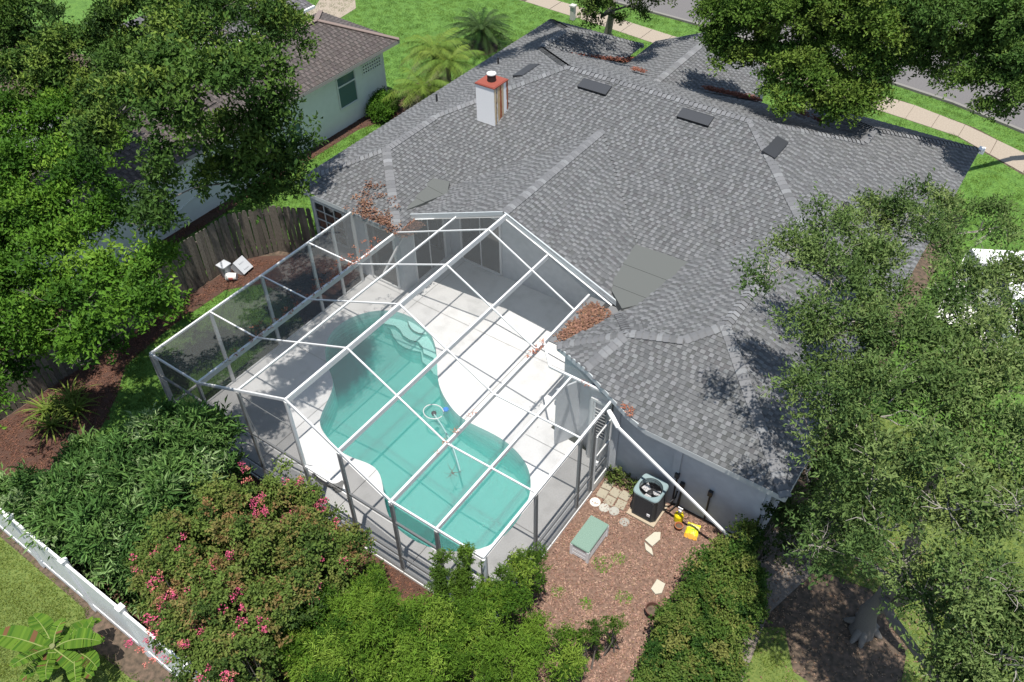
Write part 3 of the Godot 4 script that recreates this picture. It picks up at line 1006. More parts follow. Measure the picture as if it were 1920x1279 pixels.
# ---------------------------------------------------------------- pool
func pool_and_deck() -> void:
	var pool := v2([[1.232,-4.067],[1.109,-4.206],[0.998,-4.360],[0.903,-4.532],[0.833,-4.720],[0.791,-4.927],[0.782,-5.147],[0.810,-5.380],[0.875,-5.615],[0.987,-5.846],[1.133,-6.057],[1.306,-6.233],[1.492,-6.372],[1.675,-6.464],[1.860,-6.520],[2.047,-6.549],[2.237,-6.555],[2.435,-6.548],[2.632,-6.522],[2.826,-6.479],[3.015,-6.415],[3.198,-6.328],[3.377,-6.218],[3.556,-6.081],[3.733,-5.923],[3.905,-5.742],[4.072,-5.553],[4.231,-5.363],[4.385,-5.180],[4.537,-5.016],[4.695,-4.867],[4.871,-4.734],[5.055,-4.615],[5.246,-4.511],[5.433,-4.425],[5.600,-4.359],[5.758,-4.310],[5.907,-4.279],[6.055,-4.263],[6.209,-4.262],[6.373,-4.270],[6.555,-4.281],[6.745,-4.290],[6.936,-4.292],[7.123,-4.285],[7.291,-4.267],[7.452,-4.237],[7.615,-4.195],[7.772,-4.143],[7.924,-4.082],[8.065,-4.013],[8.189,-3.933],[8.303,-3.843],[8.408,-3.740],[8.505,-3.625],[8.594,-3.499],[8.672,-3.363],[8.739,-3.217],[8.795,-3.058],[8.843,-2.880],[8.880,-2.683],[8.904,-2.455],[8.907,-2.215],[8.882,-1.975],[8.827,-1.748],[8.742,-1.554],[8.630,-1.383],[8.495,-1.231],[8.332,-1.095],[8.136,-0.965],[7.910,-0.855],[7.650,-0.773],[7.377,-0.722],[7.109,-0.711],[6.850,-0.732],[6.616,-0.784],[6.400,-0.867],[6.201,-0.988],[6.015,-1.133],[5.837,-1.296],[5.670,-1.455],[5.514,-1.586],[5.367,-1.688],[5.233,-1.749],[5.103,-1.780],[4.968,-1.786],[4.827,-1.772],[4.677,-1.744],[4.518,-1.712],[4.349,-1.688],[4.173,-1.677],[3.988,-1.695],[3.800,-1.730],[3.613,-1.779],[3.435,-1.838],[3.273,-1.897],[3.132,-1.960],[3.025,-2.029],[2.940,-2.103],[2.876,-2.180],[2.822,-2.268],[2.767,-2.369],[2.710,-2.485],[2.649,-2.624],[2.585,-2.772],[2.516,-2.922],[2.442,-3.065],[2.363,-3.188],[2.275,-3.295],[2.175,-3.385],[2.062,-3.468],[1.931,-3.549],[1.790,-3.632],[1.645,-3.725],[1.500,-3.827],[1.363,-3.941]])
	var deck := MB.new()
	var left := v2([[-0.06, 0.06], [4.5, 0.06], [4.5, -9.62], [1.3, -9.62], [1.3, -7.4], [-0.06, -7.4]])
	var right := v2([[4.5, 0.06], [9.91, 0.06], [9.91, -5.05], [8.0, -5.3], [8.0, -9.62], [4.5, -9.62]])
	var sub := MB.new()
	var w := 0.007
	var joints := [[-1, -7.2 - w, 12, -7.2 + w], [6.0 - w, -7.3, 6.0 + w, -4.2], [2.0 - w, -9.9, 2.0 + w, -6.5], [8.8, -2.4 - w, 12, -2.4 + w], [7.6 - w, -.8, 7.6 + w, 1], [5.2 - w, -1.9, 5.2 + w, 1], [2.6 - w, -2.9, 2.6 + w, 1], [-1, -3.8 - w, 1.6, -3.8 + w], [-1, -5.6 - w, 0.9, -5.6 + w], [4.0 - w, -9.9, 4.0 + w, -5.4], [7.6, -4.75 - w, 12, -4.75 + w]]
	for half in [left, right]:
		for whole in Geometry2D.clip_polygons(half, pool):
			sub.poly(whole, -0.03)
			var pieces: Array = [whole]
			for jt in joints:
				var cut := v2([[jt[0], jt[1]], [jt[2], jt[1]], [jt[2], jt[3]], [jt[0], jt[3]]])
				var next := []
				for pc in pieces:
					for r in Geometry2D.clip_polygons(pc, cut): next.append(r)
				pieces = next
			for pg in pieces: deck.poly(pg, 0.0)
	struct("deck_base", sub, M.concrete)
	for e in [[V(-.06, 0, .06), V(9.91, 0, .06)], [V(9.91, 0, .06), V(9.91, 0, -5.05)], [V(-.06, 0, -7.4), V(-.06, 0, .06)]]:
		deck.quad(e[0] - V(0, .12, 0), e[1] - V(0, .12, 0), e[1], e[0])
	struct("pool_deck", deck, M.deck)
	var P := thing("swimming_pool", "kidney shaped pool of clear turquoise water in a white deck", "pool")
	var basin := MB.new()
	var fy := func(p: Vector2) -> float: return -0.85 - 0.03 * p.x
	var n := pool.size()
	var cw := Geometry2D.is_polygon_clockwise(pool)
	for i in n:
		var a := pool[i]
		var b := pool[(i + 1) % n]
		if cw:
			var s := a
			a = b; b = s
		basin.quad(V(a.x, 0, a.y), V(b.x, 0, b.y), V(b.x, fy.call(b), b.y), V(a.x, fy.call(a), a.y))
	var ix := Geometry2D.triangulate_polygon(pool)
	for i in range(0, ix.size(), 3):
		var t := []
		for k in 3:
			var p := pool[ix[i + k]]
			t.append(V(p.x, fy.call(p), p.y))
		if (t[1] - t[0]).cross(t[2] - t[0]).y > 0: basin.tri(t[0], t[1], t[2])
		else: basin.tri(t[0], t[2], t[1])
	obj("basin", basin, M.plaster, P)
	var steps := [
		[-0.45, [[1.2, -6.9], [1.45, -6.2], [1.79, -6.14], [2.06, -5.95], [2.38, -5.81], [2.68, -5.78], [2.92, -5.81], [3.15, -5.9], [3.42, -5.62], [3.7, -5.55], [3.95, -5.45], [4.6, -5.4], [4.6, -7.2], [1.2, -7.2]]],
		[-0.3, [[1.5, -7.0], [1.55, -6.1], [1.92, -6.22], [2.17, -6.16], [2.39, -6.03], [2.68, -6.0], [2.92, -6.07], [3.17, -5.97], [3.35, -5.79], [3.72, -5.80], [4.4, -5.9], [4.4, -7.2], [1.5, -7.2]]],
		[-0.2, [[2.05, -7.0], [2.11, -6.65], [2.2, -6.5], [2.29, -6.42], [2.45, -6.33], [2.58, -6.29], [2.77, -6.29], [2.95, -6.36], [3.05, -6.6], [3.05, -7.2], [2.05, -7.2]]]]
	var edge := mat(lin(.06, .16, .14), 0.8)
	for s in steps:
		for pg in Geometry2D.intersect_polygons(v2(s[1]), Geometry2D.offset_polygon(pool, -0.004)[0]):
			var sb := MB.new()
			sb.slab(pg, -1.1, s[0])
			var so := obj("step", sb, M.plaster, P)
			var tb := MB.new()
			var poly: Array = s[1]
			for i in range(1, poly.size() - 3):
				var a := V(poly[i][0], s[0] + 0.004, poly[i][1])
				var b := V(poly[i + 1][0], s[0] + 0.004, poly[i + 1][1])
				if Geometry2D.is_point_in_polygon(Vector2(a.x, a.z), pool) and Geometry2D.is_point_in_polygon(Vector2(b.x, b.z), pool):
					tb.bar(a, b, 0.03, 0.012)
			if tb.v.size(): obj("nosing", tb, edge, so)
	var inner: PackedVector2Array = Geometry2D.offset_polygon(pool, -0.003)[0]
	for y in [-0.26, -0.40, -0.58, -0.74]:
		var mb := MB.new()
		mb.poly(inner, y)
		obj("water", mb, M.murk, P)
	var wt := MB.new()
	wt.poly(inner, -0.13)
	obj("water", wt, M.water, P)
	# floating cleaner with its hose
	var C := thing("pool_cleaner", "white hose ring and long hose floating on the turquoise pool", "pool cleaner", V(5.1, -0.12, -4.1))
	var ring := []
	var rr := []
	for i in 25:
		var a := TAU * i / 24 * 0.93
		ring.append(V(cos(a) * 0.28, 0.01, sin(a) * 0.24)); rr.append(0.016)
	var hb := MB.new()
	hb.tube(ring, rr, 6)
	obj("hose_ring", hb, M.alu, C)
	var hose := MB.new()
	var hp := []
	var hr := []
	for i in 16:
		var t := i / 15.0
		hp.append(V(lerpf(0.05, 1.75, t), 0.0 - 0.03 * t, lerpf(0.05, 1.15, t) + sin(t * 3.0) * -0.12)); hr.append(0.02)
	hose.tube(hp, hr, 6)
	obj("hose", hose, mat(lin(.35, .55, .55), 0.4), C)
	var fb := MB.new()
	fb.lathe(V(0.22, 0.0, -0.25), [Vector2(0, -.03), Vector2(.07, -.02), Vector2(.08, .02), Vector2(.05, .05), Vector2(0, .055)], 14)
	obj("float", fb, mat(lin(.03, .2, .6), 0.4), C)
	var hd := MB.new()
	hd.lathe(V(0.03, -0.02, 0.02), [Vector2(0, -.05), Vector2(.06, -.04), Vector2(.07, .03), Vector2(.03, .06), Vector2(0, .06)], 12)
	obj("head", hd, M.vent, C)

# ---------------------------------------------------------------- pool cage
func cage() -> void:
	var X := [0.000,1.704,3.288,4.956,6.265,7.553,8.718,9.849]
	var Z := [0.000,-1.819,-3.550,-5.281,-6.990]
	var h := 2.55
	var hr := 3.967
	var zc := -4.986
	var hy := [h, h, h + (hr - h) * (X[2] - X[1]) / (X[3] - X[1]), hr, h + (hr - h) * (X[5] - X[4]) / (X[5] - X[3]), h, h, h]
	var C := thing("pool_cage", "white aluminium screen enclosure with gabled roof over the pool", "screen enclosure")
	var bar := func(called: String, a: Vector3, b: Vector3, w: float, hh: float) -> void:
		var mb := MB.new()
		mb.bar(a, b, w, hh)
		obj(called, mb, M.alu, C)
	var pan := func(pts: Array, m: Material) -> void:
		var mb := MB.new()
		mb.face(pts)
		obj("screen_panel", mb, m, C)
	var zend := [Z[4] + 0.25, -7.6, -7.75, -7.7, -7.75, -7.7, zc, zc]
	var zstop := [-7.0, Z[4] - 0.3, -7.75, -7.78, -7.75, -7.7, zc, zc]
	var bw := [0.045, 0.055, 0.04, 0.05, 0.045, 0.05, 0.045, 0.05]
	var bh := [0.06, 0.15, 0.05, 0.15, 0.13, 0.13, 0.11, 0.07]
	for i in 8:
		bar.call("beam", V(X[i], hy[i] - bh[i] / 2 + .025, 0.0 if i != 5 else 0.05), V(X[i], hy[i] - bh[i] / 2 + .025, zstop[i]), bw[i], bh[i])
	# cross beams
	for k in 5:
		for i in 7:
			if k >= 3 and i >= 5: continue
			if k == 4 and i == 0: continue
			bar.call("purlin", V(X[i], hy[i], Z[k]), V(X[i + 1], hy[i + 1], Z[k]), 0.034, 0.034 if k else 0.07)
	bar.call("purlin", V(X[5], h, -5.6), V(8.12, h, zc), 0.05, 0.06)
	bar.call("purlin", V(8.12, h, zc), V(X[7], h, zc), 0.05, 0.06)
	# roof screens
	for k in 4:
		for i in 7:
			if k >= 3 and i >= 5: continue
			var z1: float = Z[k + 1]
			pan.call([V(X[i], hy[i], Z[k]), V(X[i + 1], hy[i + 1], Z[k]), V(X[i + 1], hy[i + 1], z1), V(X[i], hy[i], z1)], M.painted_haze_screen if i < 2 else M.faint_painted_haze if i == 2 else M.screen)
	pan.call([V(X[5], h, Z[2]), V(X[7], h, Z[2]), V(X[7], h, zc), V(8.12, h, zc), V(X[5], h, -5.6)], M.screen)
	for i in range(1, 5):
		pan.call([V(X[i], hy[i], Z[4]), V(X[i + 1], hy[i + 1], Z[4]), V(X[i + 1], hy[i + 1], -7.75), V(X[i], hy[i], -7.75)], M.painted_haze_screen if i < 3 else M.screen)
	# front wall
	var rails := [0.0, 0.55, 1.82]
	for i in 8:
		bar.call("post", V(X[i], 0, 0), V(X[i], hy[i] - 0.05, 0), 0.055, 0.085)
	for i in 7:
		for r in rails:
			bar.call("rail", V(X[i], r + 0.02, 0), V(X[i + 1], r + 0.02, 0), 0.045, 0.045)
		for r in 3:
			var y0: float = rails[r]
			if i == 3 and r == 2: continue  # this panel is torn out
			var ya: float = hy[i] if r == 2 else rails[r + 1]
			var yb: float = hy[i + 1] if r == 2 else rails[r + 1]
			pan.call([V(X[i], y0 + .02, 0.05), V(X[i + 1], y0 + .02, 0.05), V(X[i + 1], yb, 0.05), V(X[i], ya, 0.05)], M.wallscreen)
	# loose torn flap of screen hanging in the front wall
	var fl := MB.new()
	var fp := []
	for i in 9:
		var t := i / 8.0
		var col := []
		for j in 6:
			var s := j / 5.0
			col.append(V(lerpf(X[3] + 0.3, X[4] - 0.02, t), lerpf(1.86, 2.35, t * t) - s * (0.06 + 0.3 * t) - 0.12 * sin(t * PI), 0.06 + 0.05 * sin(t * 9.0 + s * 7.0) * (0.3 + s)))
		fp.append(col)
	for i in 8:
		for j in 5:
			fl.quad(fp[i][j], fp[i + 1][j], fp[i + 1][j + 1], fp[i][j + 1])
	var flm := mat(Color(lin(.02, .021, .022), 0.8), 0.9)
	flm.transparency = BaseMaterial3D.TRANSPARENCY_ALPHA
	var flo := obj("screen_panel", fl, flm, C)
	flo.set_meta("label", "torn black screen flap hanging loose from the front wall")
	# side walls
	var side := func(x: float, zs: Array, rl: Array) -> void:
		for i in zs.size():
			bar.call("post", V(x, 0, zs[i]), V(x, h - 0.05, zs[i]), 0.085, 0.055)
			if i == zs.size() - 1: continue
			for r in rl:
				bar.call("rail", V(x, r + 0.02, zs[i]), V(x, r + 0.02, zs[i + 1]), 0.045, 0.045)
			for r in rl.size():
				var y1: float = h if r == rl.size() - 1 else rl[r + 1]
				var sx := x + (0.05 if x > 1.0 else -0.05)
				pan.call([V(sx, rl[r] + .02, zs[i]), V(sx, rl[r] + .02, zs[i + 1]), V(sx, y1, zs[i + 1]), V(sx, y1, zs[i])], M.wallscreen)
	side.call(0.0, [0.0 - 0.06, Z[1], Z[2], Z[3], -6.2, -7.0], [0.0, 0.75])
	side.call(X[7], [-0.06, Z[1], Z[2], -4.13, -4.9], [0.0, 0.6])
	# screen door
	var dr := MB.new()
	for k in [[-4.19, .05, -4.19, 2.0], [-4.84, .05, -4.84, 2.0], [-4.19, 2.0, -4.84, 2.0], [-4.19, 1.25, -4.84, 1.25], [-4.19, .12, -4.84, .12]]:
		dr.bar(V(X[7] + .05, k[1], k[0]), V(X[7] + .05, k[3], k[2]), 0.04, 0.055 if k[1] > .2 or k[3] > 1 else 0.22)
	var door := obj("door", dr, M.alu, C)
	var dh := MB.new()
	dh.aab(V(X[7] + .06, 0.98, -4.25), V(X[7] + .12, 1.1, -4.2))
	obj("handle", dh, M.trim, door)
	# knee braces and cable
	for k in [[V(X[2], hy[2] - .1, .02), V(X[2] + .35, 1.4, 0.02)], [V(X[2], hy[2] - .1, .02), V(X[2] + .75, 1.9, -0.6)]]:
		bar.call("brace", k[0], k[1], 0.015, 0.015)
	# stands and pipes in the left bay
	bar.call("brace", V(X[1], 1.55, -6.3), V(X[1], 2.3, -7.3), 0.05, 0.05)

# ---------------------------------------------------------------- neighbours
func brown_roof(parent: Node, faces: Array, sd: int) -> void:
	rng.seed = sd
	var st := MB.new()
	for f in faces:
		shingles(st, f, [Color(.118, .1, .093)], 0.17, false)
		var b: Array = f.duplicate()
		for i in b.size(): b[i] = b[i] - V(0, .02, 0)
		st.face(b, Color(.118, .1, .093))
		b.reverse()
		st.face(b, Color(.118, .1, .093))
	var r := obj("roof", st, M.grain, parent)

func neighbours() -> void:
	var Nn := thing("neighbour_house", "pale green house with brown shingle roof beyond the wooden fence", "house")
	wall(Nn, Vector2(-7.1, 3.5), Vector2(-7.1, -16.3), 2.4, M.mint)
	wall(Nn, Vector2(-7.1, -16.25), Vector2(-10.4, -16.25), 2.4, M.mint)
	wall(Nn, Vector2(-10.4, -16.2), Vector2(-10.4, -8.0), 2.4, M.mint)
	wall(Nn, Vector2(-7.1, 3.5), Vector2(-14.0, 3.5), 2.4, M.mint)
	wall(Nn, Vector2(-14.0, 3.5), Vector2(-14.0, -8.0), 2.4, M.mint)
	var c := V(-6.45, 2.5, -16.7)
	var d := V(-10.95, 2.5, -17.0)
	var ap := V(-8.6, 3.5, -14.6)
	var bp := V(-8.6, 3.5, 1.8)
	brown_roof(Nn, [[c, ap, bp, V(-6.45, 2.5, 4.0)], [c, ap, d], [d, ap, bp, V(-10.95, 2.5, 4.0)], [V(-10.95, 2.5, 4.0), bp, V(-6.45, 2.5, 4.0)]], 91)
	# soffit and fascia
	var sf := MB.new()
	sf.aab(V(-10.8, 2.36, 3.9), V(-6.6, 2.42, -16.6))
	obj("ceiling", sf, M.trim, Nn)
	for e in [[c, V(-6.45, 2.5, 4.0)], [c, d]]:
		var fb := MB.new()
		fb.bar(e[0] - V(0, .07, 0), e[1] - V(0, .07, 0), 0.03, 0.12)
		obj("fascia", fb, mat(lin(.3, .285, .26), 0.8), Nn)
	var cm := MB.new()
	cm.bar(ap + V(0, .03, 0), c + V(0, .03, 0), 0.2, 0.03); cm.bar(ap + V(0, .03, 0), d + V(0, .03, 0), 0.2, 0.03); cm.bar(ap + V(0, .03, 0), bp + V(0, .03, 0), 0.2, 0.03)
	obj("ridge_cap", cm, nmat([lin(.16, .12, .10), lin(.22, .17, .15)], 0.4, 0.06, 0.95, 51), Nn)
	var gm := mat(lin(.10, .17, .16), 0.1)
	window(Nn, -13.62, -14.6, 0.75, 2.0, -7.02, "x", 1, 1, 1.0, gm)
	window(Nn, -10.9, -11.55, 0.5, 1.3, -7.02, "x", 1, 2, 1.0, gm)
	window(Nn, -4.6, -5.3, 0.9, 1.5, -7.02, "x", 1, 1, 1.0, gm)
	var mr := MB.new()
	mr.bar(V(-6.98, 1.62, -13.62), V(-6.98, 1.62, -14.6), 0.03, 0.05)
	obj("mullion", mr, M.trim, Nn)
	# breeze block grille: a black plate behind it paints the dark of its holes
	var bb := MB.new()
	for i in 9:
		bb.bar(V(-7.0, 1.58, -15.05 - i * .13), V(-7.0, 1.95, -15.05 - i * .13), 0.05, 0.04)
	for j in 4:
		bb.bar(V(-7.0, 1.58 + j * .123, -15.05), V(-7.0, 1.58 + j * .123, -16.09), 0.05, 0.045)
	obj("breeze_block", bb, M.mint, Nn)
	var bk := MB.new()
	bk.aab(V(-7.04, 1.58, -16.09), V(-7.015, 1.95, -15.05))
	obj("hole_shade_plate", bk, M.black, Nn)
	var pipe := MB.new()
	pipe.tube([V(-6.99, .55, -4.8), V(-6.99, .6, -6.0), V(-6.99, .7, -6.3), V(-6.99, .75, -8.0)], [.02, .02, .02, .02], 6)
	obj("conduit", pipe, M.mint, Nn)
	# second roof farther away
	var S2 := thing("garden_shed", "small grey roofed outbuilding with white gutter beyond the brown roof", "outbuilding")
	wall(S2, Vector2(-12.0, -15.9), Vector2(-12.0, -17.0), 2.4, M.wood)
	wall(S2, Vector2(-12.0, -16.95), Vector2(-15.5, -16.95), 2.4, M.wood)
	wall(S2, Vector2(-12.0, -12.0), Vector2(-12.0, -15.9), 2.4, M.wood)
	rng.seed = 92
	var st := MB.new()
	var r2 := [[V(-11.65, 2.5, -17.3), V(-14.2, 3.3, -17.3), V(-14.2, 3.3, -11.0), V(-11.65, 2.5, -11.0)], [V(-16.8, 2.5, -17.3), V(-14.2, 3.3, -17.3), V(-14.2, 3.3, -11.0), V(-16.8, 2.5, -11.0)]]
	for f in r2:
		shingles(st, f, [Color(.15, .145, .15)], 0.2, false)
		var b: Array = f.duplicate()
		for i in b.size(): b[i] = b[i] - V(0, .02, 0)
		st.face(b, Color(.15, .145, .15))
		b.reverse()
		st.face(b, Color(.15, .145, .15))
	obj("roof", st, M.grain, S2)
	var gu := MB.new()
	gu.bar(V(-11.6, 2.46, -17.3), V(-11.6, 2.46, -11.0), 0.09, 0.1)
	obj("gutter", gu, M.trim, S2)
	# white car on the driveway seen through the oak
	car()
	# post by the sidewalk
	var pt := MB.new()
	pt.aab(V(-5.1, GY, -27.35), V(-4.9, 0.55, -27.15)); pt.aab(V(-5.14, 0.55, -27.39), V(-4.86, 0.62, -27.11))
	tag(obj("utility_post", pt, M.concrete), "short grey utility post beside the far sidewalk", "post")

func car() -> void:
	var T := thing("parked_car", "white car parked on the pale driveway under the oak", "car", V(16.7, GY, -16.4))
	T.rotation.y = 0.5
	var side := [Vector2(-2.1, .35), Vector2(-2.15, .75), Vector2(-1.95, .95), Vector2(-1.2, 1.02), Vector2(-.55, 1.45), Vector2(.9, 1.48), Vector2(1.7, 1.05), Vector2(2.1, .95), Vector2(2.15, .4), Vector2(1.9, .25), Vector2(-1.9, .25)]
	var mb := MB.new()
	var ws := func(p: Vector2) -> float: return 0.86 if p.y < 1.1 else 0.66
	for i in side.size():
		var a: Vector2 = side[i]
		var b: Vector2 = side[(i + 1) % side.size()]
		mb.quad(V(ws.call(a), a.y, a.x), V(ws.call(b), b.y, b.x), V(-ws.call(b), b.y, b.x), V(-ws.call(a), a.y, a.x))
	for s in [-1.0, 1.0]:
		var lo := [V(s * .86, .35, -2.1), V(s * .86, .75, -2.15), V(s * .86, .95, -1.95), V(s * .86, 1.02, -1.2), V(s * .86, 1.03, 0.2), V(s * .86, 1.05, 1.7), V(s * .86, .95, 2.1), V(s * .86, .4, 2.15), V(s * .86, .25, 1.9), V(s * .86, .25, -1.9)]
		if s > 0: lo.reverse()
		mb.face(lo)
		var top := [V(s * .86, 1.02, -1.2), V(s * .66, 1.45, -.55), V(s * .66, 1.48, .9), V(s * .86, 1.05, 1.7)]
		if s > 0: top.reverse()
		mb.face(top)
	var paint := mat(lin(.78, .78, .78), 0.25)
	paint.clearcoat_enabled = true
	obj("body", mb, paint, T)
	var g := MB.new()
	g.quad(V(-.7, 1.07, -1.13), V(.7, 1.07, -1.13), V(.58, 1.42, -.61), V(-.58, 1.42, -.61))
	obj("windscreen", g, M.glass, T)
	var g2 := MB.new()
	g2.quad(V(.7, 1.10, 1.64), V(-.7, 1.10, 1.64), V(-.58, 1.45, .96), V(.58, 1.45, .96))
	obj("rear_window", g2, M.glass, T)
	for s in [-1.0, 1.0]:
		var g3 := MB.new()
		var pts := [V(s * .855, 1.06, -1.0), V(s * .69, 1.42, -.5), V(s * .69, 1.44, .8), V(s * .855, 1.08, 1.45)]
		for i in pts.size(): pts[i] += V(s * .012, 0.004, 0)
		if s > 0: pts.reverse()
		g3.face(pts)
		obj("side_window", g3, M.glass, T)
		for z in [-1.35, 1.35]:
			var wb := MB.new()
			wb.lathe(V(s * .78, .32, z), [Vector2(0, -.1), Vector2(.28, -.1), Vector2(.32, -.06), Vector2(.32, .06), Vector2(.28, .1), Vector2(0, .1)], 20, Color.WHITE, Basis(V(0, 0, 1), PI / 2))
			var w := obj("wheel", wb, M.black, T)
			var rb := MB.new()
			rb.lathe(V(s * .88, .32, z), [Vector2(0, -.02), Vector2(.2, -.02), Vector2(.2, .01), Vector2(0, .02)], 16, Color.WHITE, Basis(V(0, 0, 1), PI / 2 * -s))
			obj("rim", rb, M.alu, w)

# ---------------------------------------------------------------- fences
func fences() -> void:
	rng.seed = 61
	var F := thing("wooden_fence", "weathered grey brown board fence beside the shaded lawn", "fence")
	var runs := [[Vector2(-4.15, 4.3), Vector2(-4.05, -5.6)], [Vector2(-4.05, -5.6), Vector2(-3.4, -6.7)], [Vector2(-3.4, -6.7), Vector2(-2.15, -7.3)]]
	var bm := []
	for k in 6:
		var g: float = [0.7, 0.85, 1.0, 1.15, 1.3, 0.95][k]
		var m := nmat([lin(.065 * g, .055 * g, .044 * g), lin(.14 * g, .122 * g, .1 * g), lin(.19 * g, .17 * g, .14 * g)], 0.6, 0.03, 0.95, 60 + k)
		m.uv1_scale = Vector3(2.5, 0.5, 2.5)
		bm.append(m)
	var meshes := []
	for k in 4:
		var mb := MB.new()
		var w: float = [0.135, 0.14, 0.125, 0.142][k]
		mb.face([V(-w / 2, 0, .01), V(w / 2, 0, .01), V(w / 2, 1.7, .01), V(w / 2 - .03, 1.76, .01), V(-w / 2 + .03, 1.76, .01), V(-w / 2, 1.7, .01)])
		mb.face([V(w / 2, 0, -.01), V(-w / 2, 0, -.01), V(-w / 2, 1.7, -.01), V(-w / 2 + .03, 1.76, -.01), V(w / 2 - .03, 1.76, -.01), V(w / 2, 1.7, -.01)])
		mb.quad(V(w / 2, 0, .01), V(w / 2, 0, -.01), V(w / 2, 1.7, -.01), V(w / 2, 1.7, .01))
		mb.quad(V(-w / 2, 0, -.01), V(-w / 2, 0, .01), V(-w / 2, 1.7, .01), V(-w / 2, 1.7, -.01))
		mb.quad(V(-w / 2 + .03, 1.76, .01), V(w / 2 - .03, 1.76, .01), V(w / 2 - .03, 1.76, -.01), V(-w / 2 + .03, 1.76, -.01))
		meshes.append(mb.mesh())
	for r in runs:
		var a: Vector2 = r[0]
		var b: Vector2 = r[1]
		var d := (b - a)
		var n := int(d.length() / 0.148)
		var ang := atan2(-d.y, d.x)
		for i in n:
			var p := a.lerp(b, (i + .5) / n)
			var o := obj("board", meshes[rng.randi() % 4], bm[rng.randi() % 6], F)
			o.transform = Transform3D(Basis(Vector3.UP, ang) * Basis(V(0, 0, 1), rng.randf_range(-.015, .015)), V(p.x, GY + rng.randf_range(-.03, .03), p.y) + Basis(Vector3.UP, ang) * V(0, 0, rng.randf_range(-.008, .008)))
		for y in [0.35, 1.35]:
			var rb := MB.new()
			rb.bar(V(a.x - .05, y, a.y), V(b.x - .05, y, b.y), 0.04, 0.09)
			obj("rail", rb, M.wood, F)
	var W := thing("vinyl_fence", "white vinyl privacy fence with caps beside the flowering shrub", "fence")
	var z := 4.45
	var px := [-4.0, -1.6, 0.75, 2.65, 4.49, 6.4, 8.3, 10.2, 12.1]
	var pan: ArrayMesh
	var bd := MB.new()
	bd.aab(V(-.0735, 0.08, -.012), V(.0735, 1.62, .012))
	bd.aab(V(-.078, 0.08, -.006), V(.078, 1.62, .006))
	pan = bd.mesh()
	for i in px.size():
		var pb := MB.new()
		pb.aab(V(px[i] - .062, GY, z - .062), V(px[i] + .062, 1.84, z + .062))
		var po := obj("post", pb, M.vinyl, W)
		var cb := MB.new()
		cb.aab(V(px[i] - .075, 1.84, z - .075), V(px[i] + .075, 1.86, z + .075))
		cb.lathe(V(px[i], 1.86, z), [Vector2(.1, 0), Vector2(0, .05)], 4, Color.WHITE, Basis(Vector3.UP, PI / 4))
		obj("cap", cb, M.vinyl, po)
		if i == px.size() - 1: break
		for y in [0.1, 1.66]:
			var rb := MB.new()
			rb.aab(V(px[i] + .062, y - .07 + GY, z - .025), V(px[i + 1] - .062, y + .07, z + .025))
			obj("rail", rb, M.vinyl, W)
		var n := int((px[i + 1] - px[i] - .124) / 0.156)
		for k in n:
			var o := obj("board", pan, M.vinyl, W)
			o.position = V(px[i] + .062 + (k + .5) * (px[i + 1] - px[i] - .124) / n, 0, z)

# ---------------------------------------------------------------- trees
func tree(called: String, label: String, bl: Array, base: Vector3, fork: Vector3, r0: float, density: float, meshes: Array, m: Material, pal: Array, sd: int, group: String, bark: Material, n_twigs: int, tw: Material, boughs := []) -> void:
	var T := thing(called, label, "tree", Vector3.ZERO, group)
	for k in boughs:
		var lb := MB.new()
		var rd := []
		for i in k.size(): rd.append(0.17 * (1.0 - 0.6 * i / (k.size() - 1)))
		lb.tube(k, rd, 9)
		obj("limb", lb, bark, T)
	wood(T, base, fork, r0, bl, bark, sd, [], tw, n_twigs)
	foliage(T, "crown", scatter(bl, density, sd + 1), meshes, m, pal, sd + 2)

